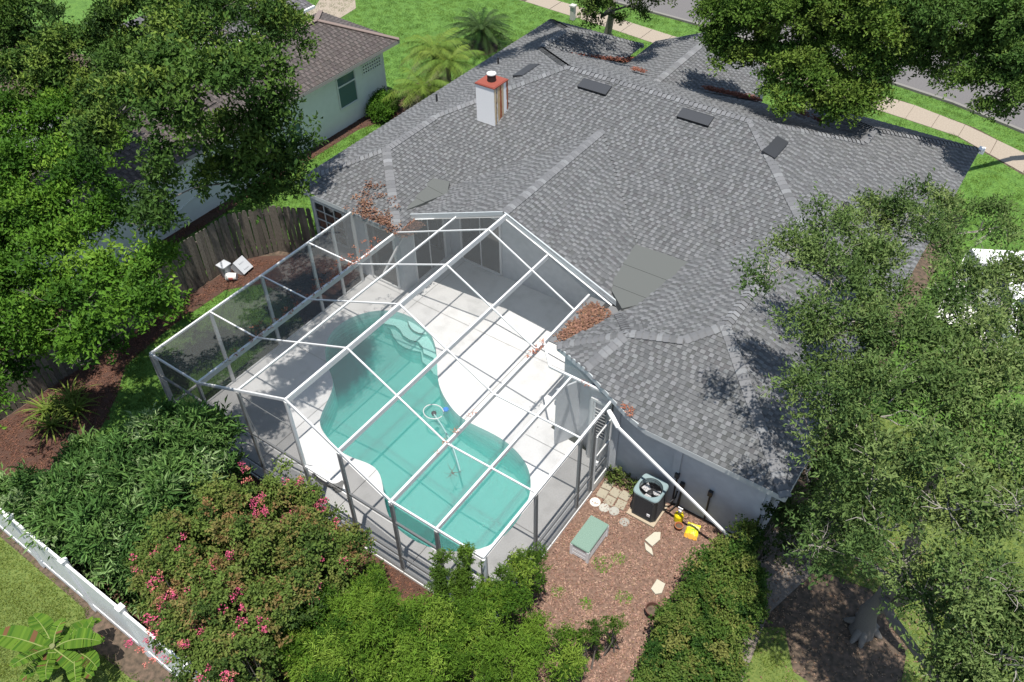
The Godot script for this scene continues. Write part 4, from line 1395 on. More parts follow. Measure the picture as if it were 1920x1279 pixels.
func trees() -> void:
	var oak := [clump(1, 26, 0.26, 0.105, 0.026), clump(2, 26, 0.24, 0.10, 0.028), clump(3, 22, 0.28, 0.11, 0.026)]
	var live := [clump(4, 24, 0.24, 0.085, 0.017), clump(5, 24, 0.26, 0.09, 0.016), clump(6, 20, 0.22, 0.085, 0.018)]
	var g := "oak trees around the houses"
	tree("oak_tree", "tall dark oak spreading over the brown roof and fence", [[-8.77,7.00,-4.49,1.11],[-6.68,6.50,-4.37,1.22],[-7.74,6.00,-3.39,0.95],[-5.11,7.50,-5.46,1.19],[-0.07,9.00,-3.83,0.97],[-1.63,8.00,-6.31,0.85],[0.79,9.00,-2.04,0.73],[3.07,9.50,-1.58,0.76],[2.29,9.00,-3.02,0.63],[2.38,8.20,-3.35,0.57],[-4.73,6.00,-3.60,0.69],[2.37,8.00,-2.23,0.55],[1.79,7.00,-3.65,0.49],[2.76,6.80,-3.13,0.38],[2.46,7.00,-2.56,0.51],[2.19,7.20,-2.00,0.48],[2.74,6.60,-2.33,0.36],[2.67,9.00,-1.03,0.38],[2.40,9.30,-1.11,0.48],[-0.56,8.00,-1.58,0.40],[-0.05,8.50,-1.72,0.43],[-0.96,7.60,-1.38,0.41],[2.58,8.50,-0.44,0.23],[2.58,8.00,-0.32,0.27],[2.90,7.60,0.20,0.29],[1.93,7.40,-0.11,0.30],[-6.73,5.50,-4.49,0.75],[-5.87,5.00,-4.54,0.60],[-6.94,5.50,-3.62,0.73],[-8.90,6.50,-3.70,0.89],[-2.31,7.00,-7.87,0.57],[-4.16,7.00,-4.38,0.81],[-3.49,8.00,-5.87,0.94]], V(-8.2, GY, -4.6), V(-8.4, 4.8, -4.7), 0.3, 300, oak, M.leafdark, [Color(.025, .056, .013), Color(.045, .096, .019), Color(.075, .135, .025), Color(.135, .195, .035)], 101, g, M.bark, 60, M.bark)
	tree("oak_tree", "bright green leafy tree over the fence corner plant", [[-1.91,5.00,2.29,0.85],[-0.43,5.00,3.25,0.79],[-4.11,5.00,1.28,1.04],[0.48,4.50,3.80,0.52],[-0.33,5.00,2.04,0.55],[-6.85,5.50,-2.28,0.87],[-5.64,5.50,-2.75,0.98],[-4.24,5.50,-0.92,0.93],[-3.05,5.50,-1.43,0.87],[-1.11,5.50,-0.64,0.60],[-3.04,5.00,0.07,0.90],[-1.31,5.00,0.12,0.84],[-1.38,5.00,1.51,0.71],[0.11,5.00,1.35,0.65],[1.27,6.00,0.36,0.54],[2.00,6.40,0.07,0.31],[2.23,5.60,1.84,0.42],[2.67,6.00,1.17,0.46],[3.13,6.40,0.77,0.28],[2.60,6.40,0.47,0.29],[-0.52,4.50,1.91,0.52],[-4.17,5.50,-2.75,0.57],[-0.55,4.00,2.48,0.32],[1.54,4.80,2.04,0.23],[-5.76,5.00,-0.85,0.81],[-3.98,4.50,0.39,0.77]], V(-5.0, GY, 2.2), V(-4.6, 3.2, 1.8), 0.2, 300, oak, M.leaf, [Color(.025, .07, .01), Color(.055, .13, .015), Color(.09, .19, .02), Color(.16, .27, .035)], 111, g, M.bark, 30, M.bark)
	tree("oak_tree", "rounded green oak overhanging the front of the grey roof", [[5.99,5.20,-17.54,0.49],[9.80,4.60,-16.34,0.46],[10.58,4.60,-17.24,0.46],[9.74,7.00,-17.82,0.89],[8.37,7.00,-17.38,0.90],[6.81,5.50,-17.95,0.95],[8.09,6.00,-17.85,1.10],[7.80,5.00,-17.05,0.80],[9.03,5.20,-16.75,0.99],[9.72,5.50,-17.68,1.00],[9.04,4.80,-16.14,0.58],[10.05,4.80,-16.81,0.58],[10.47,5.00,-18.19,0.78],[10.40,6.00,-18.48,0.92],[9.31,6.50,-17.68,0.91],[6.74,5.00,-17.21,0.46],[10.99,4.50,-17.73,0.37],[7.10,6.50,-17.59,0.94],[5.77,6.00,-17.73,0.59]], V(8.6, GY, -23.0), V(8.4, 3.6, -21.6), 0.2, 330, oak, M.leaf, [Color(.03, .07, .014), Color(.06, .12, .02), Color(.09, .155, .026), Color(.14, .2, .036)], 121, g, M.bark, 20, M.bark)
	tree("oak_tree", "dark green oak hanging over the street beside the lawn", [[10.61,6.00,-20.87,0.97],[11.42,5.50,-20.50,0.80],[11.18,5.00,-19.69,0.51],[10.84,5.80,-19.75,0.71],[11.16,5.20,-19.81,0.48],[12.83,5.20,-19.25,0.61],[13.93,5.20,-18.82,0.59],[12.96,6.50,-20.49,0.91],[10.99,6.00,-20.65,0.96],[12.24,6.00,-20.55,1.03],[13.51,6.00,-20.09,1.00],[14.30,5.50,-18.54,0.49],[11.95,5.50,-19.97,0.63],[13.15,5.50,-19.92,0.71],[13.48,7.00,-19.81,0.87],[10.33,6.50,-19.23,0.77],[11.82,7.00,-19.17,0.89],[14.41,6.00,-19.08,0.72]], V(16.4, GY, -27.4), V(15.4, 4.2, -24.8), 0.2, 330, oak, M.leafdark, [Color(.035, .08, .018), Color(.065, .125, .026), Color(.105, .17, .034)], 131, g, M.bark, 20, M.bark)
	tree("oak_tree", "sprawling oak with pale twigs and thin foliage beside the rear wing", [[13.91,6.00,-10.33,0.59],[13.18,5.50,-10.21,0.70],[12.72,6.40,-8.17,0.54],[12.54,6.80,-6.39,0.44],[12.35,7.00,-5.49,0.29],[13.15,6.60,-6.53,0.57],[13.92,6.00,-7.75,0.73],[14.36,6.50,-8.90,0.52],[15.22,6.50,-9.90,0.49],[13.40,6.40,-5.45,0.42],[14.00,6.00,-5.96,0.68],[14.84,6.50,-5.54,0.64],[15.25,6.50,-6.65,0.41],[14.08,5.50,-4.97,0.55],[13.85,6.00,-3.86,0.36],[14.93,6.50,-3.83,0.68],[15.63,6.50,-4.58,0.68],[16.27,6.50,-5.30,0.66],[14.46,5.60,-3.35,0.44],[15.32,6.00,-3.03,0.55],[16.11,6.50,-3.34,0.45],[16.81,6.50,-3.94,0.56],[15.04,4.80,-3.03,0.43],[15.14,4.50,-2.46,0.32],[15.74,5.50,-2.43,0.42],[16.54,6.00,-2.91,0.52],[17.23,6.00,-3.15,0.52],[17.08,5.50,-2.34,0.43],[17.76,5.00,-2.74,0.45],[17.25,4.50,-2.09,0.37],[17.94,4.50,-2.06,0.50],[16.31,4.80,-2.56,0.28],[16.63,6.50,-6.76,0.45],[16.77,4.50,-2.41,0.38],[17.54,4.50,-2.50,0.46],[17.39,3.50,-1.90,0.42],[17.96,3.50,-2.19,0.47],[18.01,4.50,-2.61,0.45],[15.22,6.50,-7.88,0.49],[15.90,6.50,-8.15,0.45],[15.88,6.60,-6.12,0.54],[15.75,6.60,-5.27,0.44],[16.17,6.60,-7.13,0.41]], V(16.35, GY, -4.35), V(16.4, 1.3, -4.35), 0.2, 380, live, M.leaf, [Color(.055, .10, .03), Color(.092, .15, .044), Color(.13, .192, .06), Color(.185, .24, .085)], 141, g, M.oakbark, 260, M.palebark, [[V(16.38, 1.2, -4.3), V(16.45, 2.6, -4.2), V(16.35, 3.6, -4.3), V(16.2, 4.6, -4.3), V(16.2, 5.2, -4.4)], [V(16.4, 1.0, -4.35), V(16.85, 2.0, -4.3), V(17.3, 3.2, -3.9), V(17.7, 4.0, -3.6)]])
	tree("oak_tree", "several stemmed street tree beside the far sidewalk", [[-1.13,2.60,-23.06,0.73],[0.01,3.20,-23.41,0.63],[-0.89,4.50,-21.32,1.40],[0.31,5.00,-22.37,1.59],[-2.24,5.00,-20.09,1.18],[2.70,5.50,-21.01,1.11],[-1.18,6.00,-16.88,0.80],[0.01,6.00,-17.65,0.80],[1.21,6.00,-18.42,0.80],[2.51,6.00,-18.97,0.70],[-2.08,6.00,-16.30,0.68]], V(-2.6, GY, -26.4), V(-2.4, 2.2, -26.2), 0.16, 200, oak, M.leafdark, [Color(.04, .08, .014), Color(.09, .14, .03)], 151, g, M.bark, 20, M.bark)
	palms()

func frond(mb: MB, o: Vector3, az: float, lift: float, length: float, leaflet: float, n: int, col: Color, width := 0.012) -> void:
	var d := V(cos(az), 0, sin(az))
	var s := V(-sin(az), 0, cos(az))
	var pts := []
	for i in n + 1:
		var t := float(i) / n
		pts.append(o + d * length * (t * cos(lift * 0.6)) + V(0, length * (sin(lift) * t - 0.62 * t * t), 0))
	var rd := []
	for i in n + 1: rd.append(0.012 * (1.0 - 0.8 * i / n))
	mb.tube(pts, rd, 3, col, false)
	for i in range(1, n):
		var t := float(i) / n
		var l := leaflet * sin(PI * (0.12 + 0.8 * t))
		var f: Vector3 = (pts[i + 1] - pts[i]).normalized()
		for k in [-1.0, 1.0]:
			var ld: Vector3 = (s * k + f * 0.7 + V(0, -0.25 + rng.randf_range(-.2, .2), 0)).normalized()
			var e: Vector3 = pts[i] + ld * l + V(0, -l * .25, 0)
			var g := rng.randf_range(.8, 1.2)
			var c := Color(col.r * g, col.g * g, col.b * g)
			mb.tri(pts[i] - f * width, pts[i] + f * width, e, c)

func palms() -> void:
	rng.seed = 71
	var g := "pygmy palms beside the pale green house"
	for k in [[-5.75, -17.9, 1.9, 1.6, "young palm with grey drooping fronds beside the pale green house"], [-4.75, -17.5, 1.75, 1.65, "young palm with yellow green top beside the grey roof"], [-5.0, -16.2, 1.15, 1.6, "low young palm in front of the two others"]]:
		var T := thing("palm_tree", k[4], "palm", V(k[0], GY, k[1]), g)
		var tb := MB.new()
		tb.tube([V(0, 0, 0), V(.03, k[2] * .5, .02), V(0, k[2], 0)], [.1, .085, .1], 8)
		obj("trunk", tb, M.bark, T)
		for i in 26:
			var mb := MB.new()
			var lift := lerpf(1.25, -0.1, i / 25.0)
			var col := Color(.10, .17, .03).lerp(Color(.16, .22, .04), rng.randf())
			if i > 18: col = Color(.17, .16, .10).lerp(Color(.10, .14, .04), rng.randf())
			frond(mb, V(0, k[2], 0), i * 2.399 + rng.randf_range(-.2, .2), lift, k[3] * rng.randf_range(.8, 1.1), 0.42, 26, col, 0.02)
			obj("frond", mb, M.leaf, T)
	var S := thing("sago_palm", "round dark sago palm in a dirt ring on the bright lawn", "palm", V(-6.85, GY, -22.5))
	var sb := MB.new()
	sb.tube([V(0, 0, 0), V(0, .5, 0), V(0, .8, 0)], [.22, .2, .14], 10)
	obj("trunk", sb, M.bark, S)
	for i in 54:
		var mb := MB.new()
		frond(mb, V(0, .75, 0), i * 2.399, lerpf(1.35, 0.0, i / 53.0), rng.randf_range(1.6, 1.95), 0.26, 28, Color(.015, .038, .01).lerp(Color(.05, .085, .025), rng.randf()), .022)
		obj("frond", mb, M.leafdark, S)

# ---------------------------------------------------------------- shrubs
func shrub(called: String, label: String, category: String, bl: Array, density: float, meshes: Array, m: Material, pal: Array, sd: int, inner := 0.35, squash := 0.9, spray := 0.22) -> Node3D:
	var T := thing(called, label, category)
	rng.seed = sd
	var sm := MB.new()
	for b in bl:
		for i in 4:
			var top: Vector3 = V(b[0], b[1], b[2]) + rdir() * b[3] * 0.4
			var foot := V(b[0] + rng.randf_range(-.2, .2), GY, b[2] + rng.randf_range(-.2, .2))
			sm.tube([foot, foot.lerp(top, .5) + rdir() * .08, top], [.022, .016, .008], 4, Color.WHITE, false)
	obj("stem", sm, M.bark, T)
	var pos := scatter(bl, density, sd + 1, squash, inner, GY + .05, spray, 12, 0.75)
	# the lower growth that carries the crown down to the ground
	rng.seed = sd + 5
	for b in bl:
		var n := int(density * b[3] * b[3] * 0.35)
		for i in n:
			var a := rng.randf() * TAU
			var r: float = b[3] * sqrt(rng.randf())
			pos.append([V(b[0] + cos(a) * r, rng.randf_range(GY + .1, b[1]), b[2] + sin(a) * r), V(cos(a), .3, sin(a)).normalized()])
	pos = pos.filter(func(p): return p[0].z < 4.26 or p[0].y > 2.3)  # clear of the white fence
	foliage(T, "foliage", pos, meshes, m, pal, sd + 2)
	return T

func shrubs() -> void:
	var ole := [clump(11, 24, 0.23, 0.17, 0.021), clump(12, 24, 0.25, 0.18, 0.021)]
	var cra := [clump(13, 26, 0.17, 0.062, 0.02), clump(14, 26, 0.18, 0.06, 0.02)]
	var spr := [clump(21, 26, 0.075, 0.06, 0.009), clump(22, 26, 0.08, 0.06, 0.009)]
	var pod := [clump(15, 36, 0.17, 0.075, 0.009), clump(16, 36, 0.19, 0.075, 0.009)]
	var hed := [clump(17, 26, 0.14, 0.05, 0.017), clump(18, 26, 0.15, 0.05, 0.017)]
	shrub("oleander_shrub", "dense dark green shrub with narrow leaves beside the white fence", "shrub", [[2.65,2.40,1.44,0.76],[3.00,2.20,0.91,0.45],[2.31,2.00,2.43,0.78],[1.47,1.80,3.25,0.66],[0.57,1.50,3.94,0.53],[3.53,2.20,2.36,0.73],[2.81,1.80,3.55,0.61],[3.64,1.60,3.59,0.45],[1.63,1.50,3.87,0.47],[3.59,2.30,1.74,0.52],[-0.31,1.20,4.10,0.40],[0.44,1.40,2.42,0.37]], 560, ole, M.leaf, [Color(.05, .11, .03), Color(.085, .175, .045), Color(.13, .23, .062), Color(.26, .35, .17)], 201, 0.35, 0.9, 0.28)
	var C := shrub("crape_myrtle", "olive green flowering shrub with pink blossom clusters by the cage", "shrub", [[5.02,2.50,1.99,0.62],[5.32,2.20,1.06,0.62],[6.12,2.00,0.82,0.46],[4.78,2.50,2.99,0.60],[6.24,2.80,2.71,0.78],[6.86,2.60,1.86,0.67],[7.28,2.00,1.11,0.45],[5.56,2.60,3.71,0.67],[6.83,2.80,3.62,0.72],[7.54,2.80,2.88,0.57],[6.47,2.60,4.22,0.55],[7.71,2.80,3.91,0.51],[7.51,2.30,1.89,0.45],[7.19,2.50,4.50,0.44],[4.53,2.30,3.50,0.41]], 620, cra, M.leaf, [Color(.04, .075, .018), Color(.09, .14, .03), Color(.12, .175, .038), Color(.15, .16, .045), Color(.22, .13, .06)], 211)
	rng.seed = 215
	var fm := []
	for k in 3:
		var mb := MB.new()
		for i in 30:
			var d := rdir()
			var p := d * 0.062 * pow(rng.randf(), .33)
			p.y *= 1.2
			var u := rdir()
			var s := u.cross(rdir()).normalized()
			var gg := rng.randf_range(.8, 1.2)
			leaf(mb, p, u, s, d, 0.036, 0.013, Color(.55 * gg, (.10 if k < 2 else .19) * gg, (.19 if k < 2 else .16) * gg))
		fm.append(mb.mesh())
	for b in [[4.78,2.90,3.35,0.09],[4.96,2.90,3.22,0.09],[4.51,2.60,3.72,0.09],[5.57,3.10,3.90,0.11],[5.81,3.10,3.95,0.11],[6.05,3.10,4.08,0.12],[6.02,3.00,4.20,0.11],[6.24,3.30,3.05,0.07],[5.65,2.90,1.60,0.10],[5.76,2.90,1.76,0.09],[5.58,2.60,0.78,0.10],[5.75,2.50,0.79,0.09],[4.74,2.90,1.27,0.09],[6.18,2.50,0.77,0.09],[6.27,2.40,0.82,0.09],[6.92,2.50,1.08,0.10],[7.27,2.90,1.81,0.10],[7.12,3.30,3.53,0.08],[7.16,3.30,3.33,0.08],[7.83,3.30,3.40,0.07],[6.72,3.10,4.31,0.08],[6.85,3.10,4.28,0.07],[7.67,3.40,3.79,0.08],[7.62,3.00,4.59,0.09],[8.01,3.10,4.33,0.08],[6.58,2.90,1.72,0.08],[7.78,2.90,2.46,0.07],[5.92,2.80,4.46,0.08],[7.65,2.50,1.69,0.07],[5.20,3.00,3.16,0.08],[4.93,2.60,3.94,0.08],[5.78,2.40,4.84,0.09],[6.31,2.50,4.82,0.08],[6.10,3.10,3.63,0.07],[7.13,2.60,1.39,0.07],[6.11,2.80,1.51,0.07]]:
		for j in 5:
			var o := obj("blossom_cluster", fm[rng.randi() % 3], M.petal, C)
			o.transform = Transform3D(rbasis().scaled(Vector3.ONE * rng.randf_range(.7, 1.2)), V(b[0], b[1] - .1, b[2]) + rdir() * .19)
	shrub("podocarpus_shrub", "light green feathery shrub at the front corner of the cage", "shrub", [[7.33,2.00,2.48,0.46],[8.30,2.20,2.59,0.66],[8.40,1.80,1.61,0.51],[9.24,2.20,2.20,0.63],[9.75,2.20,1.60,0.54],[10.02,2.00,1.03,0.52],[10.27,1.60,0.19,0.45],[10.22,1.40,-0.69,0.30],[10.72,2.00,1.30,0.54],[10.14,2.20,2.24,0.52],[8.98,2.20,3.03,0.62],[8.00,2.20,3.23,0.44],[11.20,1.60,0.99,0.45],[11.80,1.10,0.09,0.31],[7.03,1.60,1.85,0.36],[11.08,1.00,-0.08,0.27]], 700, pod, M.leaf, [Color(.04, .095, .012), Color(.085, .165, .018), Color(.13, .22, .028), Color(.2, .29, .045)], 221)
	shrub("podocarpus_sprout", "upright feathery shoots standing against the cage screen", "shrub", [[9.41,2.50,0.73,0.09],[9.64,2.60,0.31,0.08],[9.45,2.20,0.89,0.10],[9.70,2.30,0.45,0.11],[9.78,2.10,0.67,0.12],[10.20,1.60,-0.91,0.09],[10.32,1.50,-1.21,0.07],[10.16,1.80,-0.22,0.09],[12.08,1.10,-0.63,0.08],[11.89,1.00,-0.36,0.09],[12.24,1.00,-0.99,0.06],[9.36,2.80,0.58,0.06],[9.67,2.90,0.24,0.05],[7.83,1.60,1.01,0.08],[7.42,2.60,3.08,0.07]], 5200, spr, M.leaf, [Color(.045, .09, .016), Color(.09, .16, .02)], 231, 0.1, 1.8)
	shrub("clipped_hedge", "glossy dark green hedge along the dirt path", "hedge", [[13.47,0.90,-3.82,0.45],[14.00,0.90,-3.43,0.48],[13.32,0.90,-3.11,0.49],[13.31,0.90,-2.37,0.52],[14.07,0.90,-2.61,0.55],[13.31,0.90,-1.67,0.48],[14.05,0.90,-1.78,0.60],[13.53,0.90,-0.90,0.51],[14.37,0.90,-1.10,0.58],[13.53,0.80,-4.42,0.37],[14.23,0.80,-3.07,0.33],[13.24,0.80,-1.15,0.35],[13.60,0.90,-0.44,0.50]], 900, hed, M.leaf, [Color(.02, .055, .012), Color(.05, .105, .018), Color(.10, .15, .03), Color(.17, .18, .05)], 241, 0.35, 0.9, 0.16)
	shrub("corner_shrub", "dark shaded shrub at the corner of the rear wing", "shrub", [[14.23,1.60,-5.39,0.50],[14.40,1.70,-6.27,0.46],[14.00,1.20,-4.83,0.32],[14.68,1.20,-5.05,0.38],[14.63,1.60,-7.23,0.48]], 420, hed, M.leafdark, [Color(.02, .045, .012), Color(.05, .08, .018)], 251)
	shrub("round_shrub", "small bright green shrub against the pale green wall", "shrub", [[-6.45, .35, -15.2, .5], [-6.2, .3, -14.9, .35], [-6.5, .35, -15.7, .4]], 900, hed, M.leaf, [Color(.04, .10, .012), Color(.09, .19, .02)], 261)
	shrub("bed_shrub", "dark mixed planting under the young palms", "shrub", [[-5.2, .25, -17.0, .45], [-4.4, .25, -17.6, .4], [-4.3, .25, -16.4, .4], [-5.7, .25, -16.5, .4]], 600, hed, M.leafdark, [Color(.02, .045, .012), Color(.07, .05, .03)], 271)
	# strap leaved plant by the wooden fence
	rng.seed = 281
	var D := thing("strap_leaf_plant", "spiky yellow green strap leaf plant in the dark red mulch", "plant", V(-3.0, GY, 1.5))
	for r in [V(0, 0, 0), V(.3, 0, .45), V(-.15, 0, -.45), V(.35, 0, -.25), V(-.3, 0, .2)]:
		for i in 30:
			var a := i * 2.399
			var l := rng.randf_range(.6, .95)
			var mb := MB.new()
			strap(mb, r + V(0, .1, 0), a, lerpf(1.35, .25, i / 29.0), l, .022, Color(.08, .13, .02).lerp(Color(.18, .22, .05), rng.randf()))
			obj("leaf", mb, M.leaf, D)
	# banana
	var B := thing("banana_plant", "broad leaved banana plant on the lawn behind the white fence", "banana plant", V(3.35, GY, 5.55))
	var sb := MB.new()
	sb.tube([V(0, 0, 0), V(.02, .5, 0), V(0, .95, .03)], [.11, .09, .06], 10)
	sb.tube([V(.3, 0, -.2), V(.3, .4, -.2), V(.33, .75, -.2)], [.08, .07, .045], 10)
	obj("trunk", sb, nmat([lin(.1, .12, .04), lin(.2, .2, .09)], .5, .05, .8, 81), B)
	var bmat := leafmat(Color(.45, .5, .15), .75)
	bmat.metallic_specular = .2
	for k in [[.0, .9, .15, 1.0, .3], [.0, .9, .75, 1.2, 1.0], [.0, .9, 1.9, .9, .2], [.0, .9, 2.5, 1.35, .8], [.0, .9, 3.45, 1.25, .3], [.0, .9, 4.0, .85, 1.2], [.0, .9, 5.0, 1.2, .5], [.0, .9, 5.5, 1.3, 1.0], [.3, .75, 5.9, 1.05, .9], [.3, .75, 3.0, 1.1, .5], [.3, .75, 2.2, 1.0, 1.1], [0., .9, 1.3, 1.1, 1.2], [0., .9, 4.5, 1.2, .35], [.3, .75, .4, 1.0, .8], [.3, .75, 4.6, .95, 1.0], [.3, .75, 1.5, .9, .7]]:
		var mb := MB.new()
		banana_leaf(mb, V(k[0], k[1] - rng.randf_range(0, .25), -.2 if k[0] > 0 else 0.03), k[2] + rng.randf_range(-.3, .3), k[4], k[3] * rng.randf_range(.75, 1.1))
		obj("leaf", mb, bmat, B)

func strap(mb: MB, o: Vector3, az: float, lift: float, l: float, w: float, col: Color) -> void:
	var d := V(cos(az), 0, sin(az))
	var s := V(-sin(az), 0, cos(az))
	var prev := []
	for i in 6:
		var t := i / 5.0
		var c := o + d * l * t * cos(lift * .7) + V(0, l * (sin(lift) * t - .55 * t * t), 0)
		var ww := w * (1.0 - t * t) + .002
		var row := [c - s * ww, c - V(0, ww * .4, 0), c + s * ww]
		if i:
			for j in 2: mb.quad(prev[j], prev[j + 1], row[j + 1], row[j], col)
		prev = row

func banana_leaf(mb: MB, o: Vector3, az: float, lift: float, l: float) -> void:
	var d := V(cos(az), 0, sin(az))
	var s := V(-sin(az), 0, cos(az))
	var n := 26
	var mid := []
	var bend := rng.randf_range(-.5, .5)
	var sag := rng.randf_range(.3, .55)
	for i in n + 1:
		var t := float(i) / n
		mid.append(o + s * bend * l * t * t * .45 + d * l * t * (0.55 + .4 * cos(lift)) + V(0, l * (sin(lift) * t * .8 - sag * t * t), 0))
	var rd := []
	for i in n + 1: rd.append(.02 * (1 - .85 * i / n))
	mb.tube(mid, rd, 5, Color(.22, .27, .09), false)
	for k in [-1.0, 1.0]:
		var brown := 0
		for i in range(4, n):
			var t := (i - 4.0) / (n - 4)
			var w0 := 0.17 * l * pow(sin(PI * clampf(.06 + t * .92, 0, 1)), .55)
			var w1 := 0.17 * l * pow(sin(PI * clampf(.06 + (t + 1.0 / (n - 4)) * .92, 0, 1)), .55)
			if rng.randf() < .02: brown = 3
			var col := Color(.04, .095, .012).lerp(Color(.10, .175, .022), rng.randf())
			if brown > 0 and rng.randf() < .7: col = Color(.13, .07, .035)
			brown -= 1
			var gap := .0 if rng.randf() < .75 else .012
			var up := V(0, .16, 0)
			var f := d * .03
			mb.quad(mid[i], mid[i + 1] - d * gap, mid[i + 1] - d * gap + s * k * w1 + up * w1 + f, mid[i] + s * k * w0 + up * w0 + f, col)

# ---------------------------------------------------------------- small things
func garden_things() -> void:
	rng.seed = 301
	# air conditioner
	var A := thing("air_conditioner", "dark grey outdoor air conditioner with open fan top by the wall", "air conditioner", V(11.23, GY, -4.5))
	var pad := MB.new()
	pad.aab(V(-.36, 0, -.36), V(.36, .06, .38))
	obj("pad", pad, mat(lin(.36, .3, .22), 0.9), A)
	var ringpts := func(s: float, y: float) -> Array:
		var o := []
		for i in 32:
			var a := TAU * i / 32
			var c := cos(a)
			var q := sin(a)
			o.append(V(s * signf(c) * pow(absf(c), .38), y, s * signf(q) * pow(absf(q), .38)))
		return o
	var loft := func(mb: MB, rings: Array) -> void:
		for r in rings.size() - 1:
			for i in 32:
				var j := (i + 1) % 32
				mb.quad(rings[r][i], rings[r + 1][i], rings[r + 1][j], rings[r][j])
	var body := MB.new()
	loft.call(body, [ringpts.call(.315, .06), ringpts.call(.315, .82)])
	obj("body", body, mat(lin(.022, .03, .034), 0.5), A)
	for side in 4:
		for i in 14:
			var lv := MB.new()
			lv.box(Transform3D(Basis(Vector3.UP, side * PI / 2), Basis(Vector3.UP, side * PI / 2) * V(0, .12 + i * .05, .317)), V(.5, .012, .014))
			obj("louvre", lv, mat(lin(.03, .038, .042), 0.5) if i == 0 and side == 0 else M.vent, A)
	var rim := MB.new()
	var circ := func(r: float, y: float) -> Array:
		var o := []
		for i in 32: o.append(V(r * cos(TAU * i / 32), y, r * sin(TAU * i / 32)))
		return o
	loft.call(rim, [ringpts.call(.325, .80), ringpts.call(.335, .86), ringpts.call(.32, .885), circ.call(.275, .875), circ.call(.27, .70)])
	obj("rim", rim, mat(lin(.20, .27, .28), 0.45), A)
	var well := MB.new()
	well.lathe(V(0, .5, 0), [Vector2(0, 0), Vector2(.27, 0), Vector2(.27, .22)], 24)
	obj("well", well, M.black, A)
	var fan := MB.new()
	fan.lathe(V(0, .6, 0), [Vector2(.07, 0), Vector2(.07, .1), Vector2(0, .11)], 14)
	var fo := obj("fan", fan, M.black, A)
	for i in 3:
		var a := TAU * i / 3 + .6
		var t := Transform3D(Basis(Vector3.UP, a), V(0, .66, 0))
		var bl := MB.new()
		bl.quad(t * V(.07, .0, -.06), t * V(.07, .03, .07), t * V(.245, .045, .12), t * V(.25, -.02, -.07))
		obj("blade", bl, mat(lin(.45, .45, .46), 0.35), fo)
	var gd := MB.new()
	for r in [.06, .11, .16, .21, .255]:
		var c := []
		var rr := []
		for i in 33:
			c.append(V(r * cos(TAU * i / 32), .88, r * sin(TAU * i / 32))); rr.append(.0025)
		gd.tube(c, rr, 3, Color.WHITE, false)
	for i in 8:
		gd.tube([V(.04 * cos(TAU * i / 8), .88, .04 * sin(TAU * i / 8)), V(.27 * cos(TAU * i / 8), .876, .27 * sin(TAU * i / 8))], [.0025, .0025], 3, Color.WHITE, false)
	obj("guard", gd, M.vent, A)
	var pipes := MB.new()
	pipes.tube([V(.28, .3, -.2), V(.4, .28, -.3), V(.45, .3, -.48), V(.45, .5, -.52)], [.022, .022, .022, .022], 6)
	pipes.tube([V(.28, .2, -.1), V(.46, .1, -.2), V(.52, .12, -.45), V(.52, .45, -.52)], [.012, .012, .012, .012], 6)
	obj("refrigerant_line", pipes, M.black, A)
	var plate := MB.new()
	plate.aab(V(.12, .25, .318), V(.2, .33, .33))
	obj("label_plate", plate, M.vinyl, A)
	# green topped storage box
	var B := thing("storage_box", "white slatted storage box with worn green lid on the mulch", "storage box", V(10.58, GY, -2.92))
	for i in 3:
		var sl := MB.new()
		sl.aab(V(-.222, .03 + i * .125, -.43), V(.222, .13 + i * .125, .43))
		obj("slat", sl, M.vinyl, B)
	var core := MB.new()
	core.aab(V(-.19, .0, -.4), V(.19, .39, .4))
	obj("body", core, mat(lin(.3, .27, .2), .8), B)
	for c in [[-1, -1], [-1, 1], [1, -1], [1, 1]]:
		var cp := MB.new()
		cp.aab(V(c[0] * .21 - .03, 0, c[1] * .42 - .03), V(c[0] * .21 + .03, .4, c[1] * .42 + .03))
		obj("corner_post", cp, M.vinyl, B)
	var lid := MB.new()
	lid.aab(V(-.235, .40, -.445), V(.235, .43, .445)); lid.aab(V(-.225, .43, -.435), V(.225, .442, .435))
	obj("lid", lid, nmat([lin(.09, .16, .125), lin(.15, .24, .195), lin(.26, .34, .29)], .5, .05, .85, 83), B)
	# pavers and stones
	var k := 0
	for p in [[10.12, -4.30, .1], [10.37, -4.22, .05], [10.36, -4.50, -.05], [10.10, -4.58, .1], [10.60, -4.55, .0], [10.64, -4.27, .1]]:
		var pb := MB.new()
		pb.aab(V(-.115, 0, -.125), V(.115, .045, .125)); pb.aab(V(-.105, .045, -.115), V(.105, .05, .115))
		var o := obj("paver", pb, nmat([lin(.22, .2, .15), lin(.36, .33, .26)], .5, .06, .95, 84 + k % 3))
		o.transform = Transform3D(Basis(Vector3.UP, p[2]), V(p[0], GY - .02, p[1]))
		tag(o, "square weathered concrete paver between air conditioner and cage", "paver", "square pavers by the air conditioner")
		k += 1
	for p in [[10.10, -4.0, .13, "bright white round stepping stone beside the cage wall", .75], [10.36, -3.98, .125, "patterned round stepping stone between two other round stones", .45], [10.60, -4.03, .125, "mossy round stepping stone nearest the air conditioner", .38], [10.95, -3.9, .12, "single round stepping stone half sunk in the mulch", .33]]:
		var pb := MB.new()
		pb.lathe(V(0, 0, 0), [Vector2(p[2], 0), Vector2(p[2], .03), Vector2(p[2] - .012, .042), Vector2(p[2] - .03, .042), Vector2(p[2] - .035, .036), Vector2(p[2] * .5, .036), Vector2(p[2] * .45, .042), Vector2(0, .042)], 22)
		var o := obj("stepping_stone", pb, nmat([lin(.7 * p[4], .68 * p[4], .6 * p[4]), lin(p[4], p[4], .92 * p[4])], .3, .06, .95, 87))
		o.position = V(p[0], GY - .02, p[1])
		tag(o, p[3], "stepping stone")
